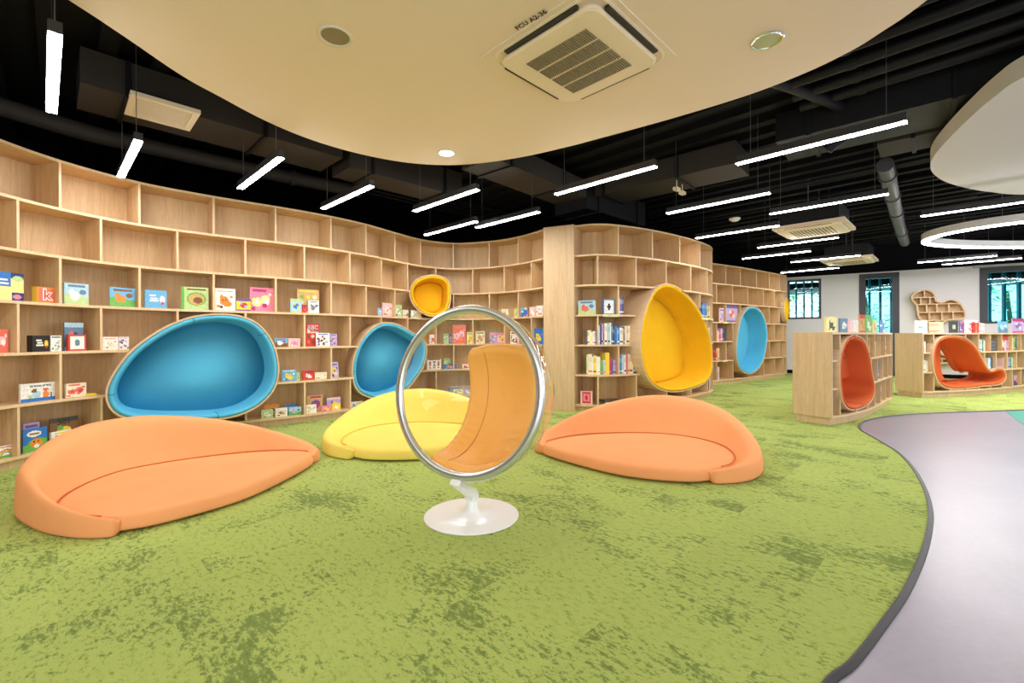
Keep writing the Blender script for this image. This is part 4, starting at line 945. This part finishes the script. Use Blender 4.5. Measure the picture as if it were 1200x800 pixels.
ORD = ['first', 'second', 'third', 'fourth', 'fifth', 'sixth', 'seventh', 'eighth', 'ninth', 'tenth', 'eleventh', 'twelfth', 'thirteenth', 'fourteenth', 'fifteenth', 'sixteenth', 'seventeenth', 'eighteenth', 'nineteenth', 'twentieth']
NICE = {'palepink': 'pale pink', 'paleblue': 'pale blue', 'palegreen': 'pale green', 'paleyellow': 'pale yellow', 'skyblue': 'sky blue'}
def spines(curve, z, x0, x1, specs, where, ins=.05, depth=.19, top=None):
    a, b = curve.find(x0), curve.find(x1); L = b-a; tot = sum(q[1] for q in specs); s = a
    for i, q in enumerate(specs):
        col, wgt, h = q[0], q[1], q[2]; tilt = q[3] if len(q) > 3 else 0
        w = L*wgt/tot-.0012; c = curve.at(s+w/2)-curve.nrm(s+w/2)*ins; t = curve.tan(s+w/2); n = curve.nrm(s+w/2)
        r = thing('book', '%s book spine, %s from left %s' % (NICE.get(col, col), ORD[i], where), 'book', (c.x, c.y, z+.0006), math.atan2(t.y, t.x), 'spine out books ' + where)
        r.rotation_euler = (0, tilt, r.rotation_euler.z)
        Mx = Matrix.Translation(r.location) @ r.rotation_euler.to_matrix().to_4x4()
        m = MB(); base = C[col]; acc = C[random.choice(['white', 'navy', 'cream', 'yellow', 'coral', 'black'])]
        zs = [0, .12, .2, .62, .86, 1]; cc = [base, acc, base, tuple(.75*u+.25*v for u, v in zip(base, acc)), base]
        hw = w/2*.99
        for k in range(5):
            p = [Mx @ Vector((x, y, h*z_)) for z_ in (zs[k], zs[k+1]) for (x, y) in ((-hw, 0), (hw, 0), (hw, depth), (-hw, depth))]
            m.hexa(p); m.c += [cc[k]]*6
        m.c[-5] = PAPERC
        m.build('binding', COVER, r, fix=False)
        s += L*wgt/tot
PAPERC = rgb(238, 234, 224)
spines(U2, LV[3], 724.8, 733.5, [('cream', 1, .25), ('palegreen', .8, .24), ('purple', 1.2, .26), ('navy', 1, .26)], 'right of the blue framed book')
spines(U2, LV[2], 685.5, 699, [('slate', .8, .19, .06), ('white', 1, .21), ('paleyellow', 1.1, .21), ('cream', .8, .18), ('white', 1, .2), ('lavender', .9, .19)], 'beside the pillar, upper spine row')
spines(U2, LV[2], 701, 719.8, [('paleblue', 1.2, .28), ('navy', 1, .29), ('lavender', 1, .30), ('magenta', .8, .29), ('white', 1.6, .31), ('palegreen', .8, .31), ('paleblue', 1.2, .30), ('white', .8, .32), ('slate', 1.2, .30)], 'upper spine row, middle cell, left half')
spines(U2, LV[2], 720, 744.5, [('navy', 1, .26), ('blue', 1.4, .27), ('skyblue', .7, .25), ('blue', 1, .25), ('white', 1.6, .25), ('cream', .8, .24), ('purple', .9, .26), ('cream', 1.2, .27), ('paleyellow', 1.2, .27), ('white', 1.2, .28), ('coral', 1, .26), ('palepink', .9, .24)], 'upper spine row, middle cell, right half')
spines(U2, LV[2], 746.5, 752, [('grey', 1, .2), ('coral', 1.3, .17), ('white', .8, .18)], 'left of tall yellow pod, upper row')
spines(U2, LV[1], 685.5, 723.5, [('palegreen', 1, .29), ('cream', 2, .3), ('white', .8, .26), ('yellow', 1.4, .28), ('cream', .6, .27), ('white', 1.6, .26), ('green', 1.6, .21), ('paleblue', 1.3, .21), ('yellow', 2.2, .32), ('magenta', 1.4, .26), ('purple', .8, .22), ('lavender', 1.6, .21)], 'beside the pillar, lower spine row')
spines(U2, LV[1], 726, 752, [('lavender', 1, .28), ('blue', 1, .27), ('paleblue', 1.4, .28), ('white', 1, .28), ('coral', 1, .28), ('palepink', 1.4, .29), ('paleyellow', 1.2, .29), ('white', .6, .28), ('blue', 1.2, .27), ('navy', 1.2, .27), ('black', .6, .24), ('palepink', .8, .22)], 'left of tall yellow pod, lower row')
spines(U2, LV[3], 826.5, 832, [('blue', 2, .27), ('blue', 1.6, .28), ('navy', 1, .26), ('skyblue', 1, .25)], 'right of tall yellow pod, top row', depth=.12)
spines(U2, LV[3], 835, 838.5, [('paleyellow', 1, .22), ('white', 1.2, .24), ('cream', 1, .21)], 'far end of middle bookcase, top row')
spines(U2, LV[2], 834.5, 839, [('paleyellow', 1, .27), ('palegreen', 1, .26), ('white', 1, .28), ('skyblue', 1.4, .29), ('paleblue', 1, .28), ('blue', 1, .26)], 'right of tall yellow pod, second row', depth=.12)
spines(U2, LV[1], 836.5, 839.5, [('black', 1, .28), ('navy', 1, .27), ('white', 1, .28), ('blue', 1, .29), ('coral', 1, .25), ('lavender', 1, .27)], 'right of tall yellow pod, third row', depth=.12)
spines(U2, LV[0], 834, 839.5, [('grey', 1, .25), ('palepink', 1, .26), ('white', 1, .27), ('lavender', 1.2, .28), ('slate', 1, .29), ('white', 1, .3), ('navy', .8, .3), ('coral', 1, .29)], 'right of tall yellow pod, bottom row')
spines(U3, LV[2], 841.5, 853, [('coral', 1, .2), ('palepink', 1, .24), ('red', 1.2, .24), ('lavender', 1.3, .3), ('charcoal', 1.4, .31), ('navy', 1, .30)], 'farthest bookcase, second row')
spines(U3, LV[1], 841.5, 844.8, [('coral', 1, .28), ('orange', 1, .3), ('cream', 1, .28)], 'farthest bookcase, left end, third row')
spines(U3, LV[1], 852.5, 855, [('brown', 1, .15), ('magenta', 1, .16)], 'farthest bookcase beside blue pod, third row')
spines(U3, LV[0], 841.5, 845, [('white', 1, .3), ('grey', 1, .28), ('palepink', 1, .29)], 'farthest bookcase, left end, bottom row')
# flat lying books
def flat_book(curve, z, x0, x1, specs, labels):
    a, b = curve.at(curve.find(x0)), curve.at(curve.find(x1)); c = (a+b)/2; s = curve.find((x0+x1)/2); n = curve.nrm(s); t = curve.tan(s); w = (b-a).length; c = c-n*.14
    for (col, th, k), lb in zip(specs, labels):
        m = MB(); m.obox(c, t, n, w/2*k, .10, z+.0006, z+th); m.c = [C[col]]*6; tag(m.build('book', COVER, fix=False), lb, 'book', 'books lying flat'); z += th
flat_book(U2, LV[0], 710, 729, [('teal', .02, .8), ('white', .015, .85), ('charcoal', .022, 1.0)], ['teal book lying at the bottom of the flat stack', 'white book in the middle of the flat stack', 'charcoal book on top of the flat stack'])
flat_book(U1, LV[1], 103, 116, [('yellow', .018, 1)], ['thin yellow book lying flat left of the big blue pod'])
# low bookcases
TOPZ = 1.141
def LB(curve, row, x0, x1, yt, bg, kd, cs, lb, z=None, **k):
    lv = LL if z is None else [z]
    return face_book(curve, lv, row if z is None else 0, x0, x1, yt, bg, kd, cs, lb, **k)
GA = 'books standing on top of the low bookcases'
for (x0, x1, yt, bg, kd, cs, lb) in [(968.5, 981, 371, 'paleyellow', 'face', ('black', 'brown', 'yellow'), 'yellow book with a dark animal on the nearer low bookcase'), (985, 993.5, 373, 'slate', 'oval', ('slate', 'white', 'paleblue'), 'grey blue book with a white oval on the nearer low bookcase'), (995.5, 1000, 374.5, 'palepink', 'dots', ('white', 'tan', 'white'), 'narrow pale pink book on the nearer low bookcase'), (1000.5, 1006, 375, 'white', 'dots', ('paleblue', 'white', 'cream'), 'plain white book on the nearer low bookcase'),
    (1007.5, 1013.5, 368.5, 'tan', 'band', ('red', 'orange', 'teal'), 'tan and red topped book against the tall window'), (1014.5, 1022, 369, 'green', 'face', ('cream', 'brown', 'teal'), 'green book with a cream figure against the tall window'), (1022.5, 1027.5, 374, 'palegreen', 'face', ('orange', 'green', 'yellow'), 'green and orange book against the tall window'), (1031, 1036.5, 375, 'blue', 'split', ('blue', 'cream', 'orange'), 'blue book at the right on the nearer low bookcase')]:
    LB(UA, 0, x0, x1, yt, bg, kd, cs, lb, z=TOPZ, group=GA, ins=.10)
for (x0, x1, yt, bg, kd, cs, lb) in [(1072, 1087, 375.5, 'white', 'face', ('paleblue', 'navy', 'white'), 'white book with a blue bird on the right low bookcase'), (1113, 1123, 376, 'charcoal', 'frame', ('black', 'charcoal', 'palegreen'), 'dark framed book under the wall shelf'), (1125, 1129, 376.5, 'purple', 'dots', ('pink', 'black', 'white'), 'narrow purple book right of the dark framed one'), (1131, 1145.5, 375, 'white', 'dots', ('grey', 'coral', 'pink'), 'white book with grey and pink print'),
    (1170, 1181, 376.5, 'skyblue', 'land', ('slate', 'paleblue', 'white'), 'light blue book under the wide right window'), (1184, 1202, 373, 'lavender', 'band', ('magenta', 'purple', 'white'), 'large purple and pink book at the right edge')]:
    LB(UB, 0, x0, x1, yt, bg, kd, cs, lb, z=TOPZ, group=GA, ins=.10)
spines(UB, TOPZ, 1146.5, 1160, [('red', 1.5, .2), ('coral', 1, .18), ('red', 1, .19), ('palepink', 1.2, .19), ('white', 1, .18), ('cream', 1, .18)], 'atop right low bookcase, right of tunnel', .08, .16)
spines(UB, TOPZ, 1106, 1111, [('cream', 1, .2), ('palegreen', 1, .2), ('paleyellow', 1, .19)], 'atop right low bookcase, under wall shelf', .08, .16)
spines(UB, LL[2], 1151.5, 1160, [('paleblue', 1, .22), ('cream', 1, .21), ('teal', 1, .22), ('white', 1, .2), ('orange', 1, .18)], 'right low bookcase, top row, beside the tunnel')
LB(UB, 2, 1160.5, 1168.5, 398, 'charcoal', 'frame', ('grey', 'charcoal', 'grey'), 'plain charcoal book on the top row of the right low bookcase', group='face out books inside the low bookcases')
LB(UB, 2, 1172, 1181, 394, 'red', 'face', ('cream', 'brown', 'white'), 'red book on the top row of the right low bookcase', group='face out books inside the low bookcases')
spines(UB, LL[2], 1181.5, 1187, [('palepink', 1, .2), ('lavender', 1, .2), ('pink', 1, .19), ('white', 1, .2)], 'right low bookcase, right of red book')
spines(UB, LL[2], 1189.5, 1200, [('cream', 1, .24), ('green', 1.2, .27), ('navy', 1, .24), ('palegreen', 1, .26), ('green', 1.4, .28)], 'right low bookcase, top row, at the right edge')
spines(UB, LL[1], 1162, 1168, [('white', 1, .22), ('skyblue', 1, .22), ('navy', 1, .23), ('grey', 1, .2)], 'right low bookcase, middle row, beside the tunnel')
spines(UB, LL[1], 1179.5, 1193, [('palepink', 1, .2), ('white', 1, .21), ('coral', 1, .2), ('lavender', 1, .21), ('teal', 1.2, .22), ('palegreen', 1, .2), ('teal', 1.2, .2)], 'right low bookcase, middle row, right cell')
LB(UB, 0, 1188, 1197, 439.5, 'lavender', 'land', ('navy', 'coral', 'white'), 'lavender and navy book on the bottom row of the right low bookcase', group='face out books inside the low bookcases')
spines(UB, LL[2], 1083, 1088, [('grey', 1, .18), ('slate', 1, .17), ('white', 1, .19)], 'right low bookcase, top row, at its left end')
spines(UB, LL[1], 1082.5, 1091, [('white', 1, .26), ('cream', 1, .24), ('white', 1.3, .2), ('cream', 1, .2), ('white', 1, .19)], 'right low bookcase, middle row, at its left end')
spines(UA, LL[2], 975.5, 979, [('slate', 1, .2), ('navy', 1, .24), ('lavender', 1, .2), ('grey', 1, .18)], 'nearer low bookcase, left of rust niche')
spines(UA, LL[2], 1023, 1033, [('tan', 1, .27), ('brown', 1, .26), ('cream', 1.2, .27), ('tan', 1, .22), ('palegreen', 1, .2)], 'nearer low bookcase, right of rust niche')
LB(UA, 2, 1034.5, 1042, 399, 'yellow', 'frame', ('grey', 'charcoal', 'white'), 'yellow framed book on the top row of the nearer low bookcase', group='face out books inside the low bookcases')
LB(UA, 1, 1024.5, 1031, 427, 'blue', 'face', ('white', 'skyblue', 'white'), 'blue and white book in the middle of the nearer low bookcase', group='face out books inside the low bookcases')
LB(UA, 0, 1028.5, 1036, 453, 'white', 'face', ('charcoal', 'magenta', 'black'), 'white and dark book low in the nearer low bookcase', group='face out books inside the low bookcases')

# ------------------------------------------------------------------ animal shaped wall shelf
def wall_shelf(outline_px, rows, cols, depth, label, name='wall_shelf'):
    pl0 = W0+WN*depth; uz = []
    for px, py in outline_px:
        q = on_plane(px, py, pl0, WN); uz.append(((Vector((q.x, q.y, 0))-W0).dot(WD), q.z))
    loop = resample_closed([Vector((v.x, v.y)) for v in spline([(a, b, 0) for a, b in uz], True, 6)], 90)
    if area2(loop) < 0: loop = loop[::-1]
    W = lambda w, z, d: W0+WD*w+WN*d+Vector((0, 0, z))
    cx = sum(p.x for p in loop)/len(loop); root = thing(name, label, 'shelf', W(cx, min(p.y for p in loop), 0))
    ii = inset(loop, .035); m = MB()
    m.loft([[W(p.x, p.y, .004) for p in loop], [W(p.x, p.y, depth) for p in loop], [W(p.x, p.y, depth) for p in ii], [W(p.x, p.y, .004) for p in ii]], True); m.build('frame', EDGE, root)
    mm = MB(); mm.prism([(p.x, p.y) for p in loop], 0, .012); mb = MB(); mb.v = [W(v.x, v.y, .003+v.z) for v in mm.v]; mb.f = mm.f; mb.m = mm.m; mb.build('back_panel', OAK, root)
    def spans_h(z):
        xs = []
        for i in range(len(ii)):
            a, b = ii[i], ii[(i+1) % len(ii)]
            if (a.y > z) != (b.y > z): xs.append(a.x+(b.x-a.x)*(z-a.y)/(b.y-a.y))
        xs.sort(); return list(zip(xs[::2], xs[1::2]))
    def spans_v(x):
        zs = []
        for i in range(len(ii)):
            a, b = ii[i], ii[(i+1) % len(ii)]
            if (a.x > x) != (b.x > x): zs.append(a.y+(b.y-a.y)*(x-a.x)/(b.x-a.x))
        zs.sort(); return list(zip(zs[::2], zs[1::2]))
    zr = [on_plane(1100, y, pl0, WN).z for y in rows]; bounds = [10]+zr+[-10]
    for z in zr:
        for a, b in spans_h(z):
            if b-a > .05: m = MB(); wbox(m, a, b, z-.012, z+.012, depth-.006, .012); m.build('shelf_board', EDGE, root)
    for k, cl_ in enumerate(cols):
        zt_, zb_ = bounds[k]-.012, bounds[k+1]+.012
        for px in cl_:
            q = on_plane(px, 360, pl0, WN); w = (Vector((q.x, q.y, 0))-W0).dot(WD)
            for a, b in spans_v(w):
                a2, b2 = max(a, zb_), min(b, zt_)
                if b2-a2 > .04: m = MB(); wbox(m, w-.012, w+.012, a2, b2, depth-.006, .012); m.build('divider', EDGE, root)
    return root
wall_shelf([(1085.6, 338.6), (1094, 342), (1097, 347), (1098.5, 352.5), (1104.4, 353), (1113.8, 350), (1123, 352.5), (1128.8, 358), (1132, 365.6), (1131.6, 372), (1125, 374.4), (1113.8, 375), (1106, 378), (1104.4, 384), (1102.4, 388.4), (1090.8, 388.6), (1089.5, 383), (1087, 377), (1077.5, 374), (1074.6, 366), (1073.5, 358), (1069, 352.5), (1068, 347), (1074.4, 341.5)],
    [347.8, 356, 365.6, 375.2], [[1083.5], [1079, 1090], [1086, 1098, 1112], [1089, 1104, 1117], [1098]], .22, 'pale wood wall shelf shaped like a curled animal with brick like cells')
wall_shelf([(1088, 412), (1098, 411), (1110, 417), (1117, 423), (1112, 426), (1098, 426), (1086, 425)], [420], [[1098], [1104]], .2, 'low pale wood wall shelf seen through the tunnel seat')

# ------------------------------------------------------------------ floor sofas
ST = [((1.50, 3.36), (1.46, 3.41), .105), ((1.68, 3.38), (1.62, 3.46), .125), ((1.86, 3.47), (1.74, 3.58), .15), ((2.02, 3.66), (1.83, 3.75), .185), ((2.13, 3.95), (1.89, 3.98), .235), ((2.19, 4.3), (1.88, 4.2), .31), ((2.16, 4.65), (1.78, 4.42), .39), ((1.97, 4.90), (1.6, 4.58), .45),
      ((1.62, 5.00), (1.34, 4.66), .47), ((1.2, 4.95), (1.04, 4.66), .425), ((.85, 4.84), (.77, 4.61), .35), ((.55, 4.7), (.54, 4.50), .26), ((.30, 4.50), (.37, 4.35), .17), ((.20, 4.31), (.29, 4.22), .115)]
FR = [(1.33, 3.37), (1.06, 3.43), (.80, 3.57), (.54, 3.84), (.35, 4.08)]
CREASE_SHADE = (mat('orange_crease_shade', rgb(206, 110, 56), .9), mat('yellow_crease_shade', rgb(214, 178, 50), .9))  # darker cushion tones for the painted crease shade
T0 = Vector((.25, 4.25)); S0 = Vector((1.5, 3.36))
def sofa(T, S, mirror, fab, label, scale_h=1.0, ky=1.0, ov=1.0):
    shade_mat_ = CREASE_SHADE[0 if fab is ORANGE else 1]
    u0 = (S0-T0).normalized(); v0 = Vector((-u0.y, u0.x)); u1 = (Vector(S)-Vector(T)).normalized(); v1 = Vector((-u1.y, u1.x))*(-1 if mirror else 1)
    k = (Vector(S)-Vector(T)).length/(S0-T0).length
    L0 = (S0-T0).length
    def X(p, z):
        d = Vector(p)-T0; al = d.dot(u0); vv = 1.0 if ov == 1 else 1-.16*min(max((al/L0-.6)/.4, 0), 1); al = al if al < L0 else L0+(al-L0)*ov
        q = Vector(T)+u1*al*k+v1*d.dot(v0)*k*ky*vv
        return Vector((q.x, q.y, z))
    mid = X((1.1, 4.2), 0); root = thing('floor_sofa', label, 'sofa', mid, 0, 'low egg shaped floor sofas')
    # densify stations
    O = spline([(a[0], a[1], h) for a, b, h in ST], n=4); I = spline([(b[0], b[1], h) for a, b, h in ST], n=4)
    rings = []
    N_ = len(O)
    for j, (o, i_) in enumerate(zip(O, I)):
        h = o.z*scale_h; a = Vector((o.x, o.y)); b = Vector((i_.x, i_.y)); w = (b-a)
        zs = .075 if h > .1 else h*.7
        prof = [(.06, .0), (.0, .015), (-.01, h*.35), (.02, h*.72), (.08, h*.92), (.20, h*.995), (.36, h), (.50, h*.975), (.60, h*.88), (.76, zs+(h-zs)*.5), (.91, zs+(h-zs)*.2), (1.02, zs+.02), (1.06, zs*.8), (1.06, .0)]
        e = 1.0
        if j == 0 or j == N_-1: e = .92
        elif j == 1 or j == N_-2: e = .99
        c_ = a+w*.5
        rings.append([X((c_+((a+w*f)-c_)*e), z*(.97 if e < 1 else 1)) for f, z in prof])
    m = MB(); m.loft(rings); m.build('backrest_cushion', fab, root, True, subsurf=1)
    # darker tube painting in the shade where the backrest meets the seat
    m = MB(); path = []
    for o, i_ in list(zip(O, I))[3:-2]:
        a = Vector((o.x, o.y)); b = Vector((i_.x, i_.y)); path.append(X(a+(b-a)*.99, .114))
    m.tube(path, .0045, 6); m.build('crease_shade', shade_mat_, root, True)
    # seat
    inner = [(b[0]+(a[0]-b[0])*.10, b[1]+(a[1]-b[1])*.10) for a, b, h in ST]
    lp = [Vector((p.x, p.y)) for p in spline([(x, y, 0) for x, y in inner[::-1]+[]+[] ], n=4)]
    lp = [Vector((p.x, p.y)) for p in spline([(x, y, 0) for x, y in inner+FR[::1]], True, 4)] if False else [Vector((p.x, p.y)) for p in spline([(x, y, 0) for x, y in inner[::-1]+FR[::1]], True, 4)] if False else [Vector((p.x, p.y)) for p in spline([(x, y, 0) for x, y in inner+FR[::-1]], True, 4)]
    lp = resample_closed(lp, 80)
    if area2(lp) < 0: lp = lp[::-1]
    c_ = Vector((sum(p.x for p in lp)/80, sum(p.y for p in lp)/80)); sc = lambda L_, f: [c_+(p-c_)*f for p in L_]
    R_ = [(inset(lp, .015), .0), (lp, .018), (inset(lp, -.002), .045), (inset(lp, .003), .078), (inset(lp, .014), .098), (inset(lp, .035), .110), (sc(inset(lp, .045), .95), .115), (sc(inset(lp, .05), .75), .120), (sc(inset(lp, .05), .5), .122), (sc(inset(lp, .05), .25), .123), (sc(inset(lp, .05), .03), .123)]
    m = MB(); m.loft([[X(p, z) for p in L_] for L_, z in R_]); m.build('seat_cushion', fab, root, True, subsurf=1)
    return root
sofa(T0, S0, False, ORANGE, 'orange floor sofa right of the bubble chair')
sofa((-1.71, 3.97), (-2.20, 2.50), True, ORANGE, 'orange floor sofa at the left, largest in view', 1.0, .90, .35)
sofa((.02, 4.55), (-1.47, 4.07), True, YELLOW, 'lemon yellow floor sofa behind the bubble chair')

# ------------------------------------------------------------------ bubble chair
Cc = Vector((-.278, 2.65, .782)); yaw_n = Vector((-.46, -.887, 0)).normalized(); tl = math.radians(7)
n3 = (yaw_n*math.cos(tl)+Vector((0, 0, 1))*math.sin(tl)).normalized(); lat = Vector((-yaw_n.y, yaw_n.x, 0)); up3 = n3.cross(lat).normalized()
if up3.z < 0: up3 = -up3
RR = .5; dd = .055; Rs = math.sqrt(RR*RR+dd*dd); Cs = Cc-n3*dd
base = Vector((-.252, 2.80, 0))
ch = thing('bubble_chair', 'clear acrylic bubble chair with an amber cushion on a white disc base', 'chair', base)
# shell
m = MB(); a0 = math.asin(dd/Rs); prof = []
NS = 40
for k in range(NS+1):
    ang = a0+(-math.pi/2-a0)*k/NS; prof.append((Rs*math.cos(ang), Rs*math.sin(ang)))
rings = [[Cs+n3*h+(lat*math.cos(2*math.pi*j/96)+up3*math.sin(2*math.pi*j/96))*r for j in range(96)] for r, h in prof[:-1]]
m.loft(rings, False, caps=False); m.build('bubble_shell', ACRYL, ch, True)
# rim ring
m = MB(); rings = []
for j in range(120):
    d = lat*math.cos(2*math.pi*j/120)+up3*math.sin(2*math.pi*j/120)
    sec = [(.0, -.018), (.008, -.01), (.010, .006), (.004, .016), (-.012, .021), (-.03, .019), (-.040, .010), (-.043, -.004), (-.036, -.014), (-.018, -.020)]
    rings.append([Cc+d*(RR+a)+n3*b for a, b in sec])
m.loft(rings, True); m.build('rim_ring', RIMM, ch, True)
# cushion: along the meridian from the front lip, down and up the back
def sph(phi, wl, r):     # phi: angle in the vertical plane of -yaw_n, 0 = back level, -90 = bottom; wl lateral metres
    d = (-yaw_n*math.cos(phi)+Vector((0, 0, 1))*math.sin(phi)); s_ = wl/r
    return Cs+(d*math.cos(s_)+lat*math.sin(s_))*r
m = MB(); NP, NW = 44, 18; top, bot = [], []
p0_, p1_ = math.radians(-102), math.radians(36)
for i in range(NP+1):
    f = i/NP; phi = p0_+(p1_-p0_)*f
    hw = .265
    edge = min(f/.06, (1-f)/.09, 1); hw *= (.80+.20*math.sin(edge*math.pi/2))
    for_th = .055*min(1, (min(f, 1-f)/.03+.3))
    rt, rb = [], []
    for j in range(NW+1):
        g = j/NW*2-1; e = (1-abs(g)**8)*.75+.25
        th = for_th*e+.01; puck = .006*math.sin(g*9)*math.exp(-((f-.28)/.12)**2)+(.008*math.sin(phi*42+g*3)*math.exp(-((abs(g)-.8)/.3)**2)*math.exp(-((f-.35)/.25)**2))
        rt.append(sph(phi, g*hw, Rs-.014-th+puck)); rb.append(sph(phi, g*hw*1.01, Rs-.014))
    top.append(rt); bot.append(rb)
rings = [t_+b_[::-1] for t_, b_ in zip(top, bot)]
m.loft(rings); m.build('seat_cushion', LEATHER, ch, True, subsurf=1)
for g in (-.42, ):
    m = MB(); path = []
    for i in range(1, NP):
        f = i/NP; phi = p0_+(p1_-p0_)*f; path.append(sph(phi, g*.262, Rs-.014-.066))
    m.tube(path, .0022, 6); m.build('seam', mat('amber_seam', rgb(210, 136, 50), .6), ch, True)
# base, column, arm, mounting plate
m = MB(); m.lathe([(.001, 0), (.286, 0), (.29, .004), (.288, .009), (.20, .014), (.06, .019), (.045, .03), (.036, .055), (.034, .10), (.030, .104), (.001, .104)], (base.x, base.y, 0), 96); m.build('base', WHITE, ch, True, angle=.8)
aend = Cs+(Vector((0, 0, -1))*math.cos(.30)+yaw_n*math.sin(.30))*(Rs+.01); A0 = base+Vector((0, 0, .104)); ax = Vector((yaw_n.y, -yaw_n.x, 0))
m = MB(); P_ = [base+Vector((0, 0, .098)), base+Vector((0, 0, .128)), base.lerp(Vector((aend.x, aend.y, 0)), .06)+Vector((0, 0, .148)), Vector(aend)-Vector((0, 0, .006))]
rings = []
for k, (p, hw, ht) in enumerate(zip(P_, (.036, .038, .042, .034), (.030, .032, .028, .016))):
    t_ = (P_[min(k+1, 3)]-P_[max(k-1, 0)]).normalized(); sd = Vector((yaw_n.y, -yaw_n.x, 0)).normalized(); nn = t_.cross(sd).normalized()
    rings.append([p+sd*hw*a+nn*ht*b for a, b in ((-1, -.7), (-.7, -1), (.7, -1), (1, -.7), (1, .7), (.7, 1), (-.7, 1), (-1, .7))])
m.loft(rings); m.build('support_arm', mat('cast_silver', (.84, .85, .85), .35, .3), ch, True, angle=.5)
m = MB(); dirc = (Vector((0, 0, -1))*math.cos(.14)-yaw_n*math.sin(.14)).normalized(); sx = lat; sy = dirc.cross(lat).normalized(); rings = []
for r, off in ((.001, .004), (.06, .004), (.12, .004), (.135, .005), (.138, .008), (.13, .012), (.08, .012), (.001, .012)):
    an = r/Rs; rings.append([Cs+(dirc*math.cos(an)+(sx*math.cos(2*math.pi*j/48)+sy*math.sin(2*math.pi*j/48))*math.sin(an))*(Rs+off) for j in range(48)])
m.loft(rings); m.build('mounting_plate', mat('pearl_plate', rgb(228, 222, 212), .3), ch, True, angle=.8)
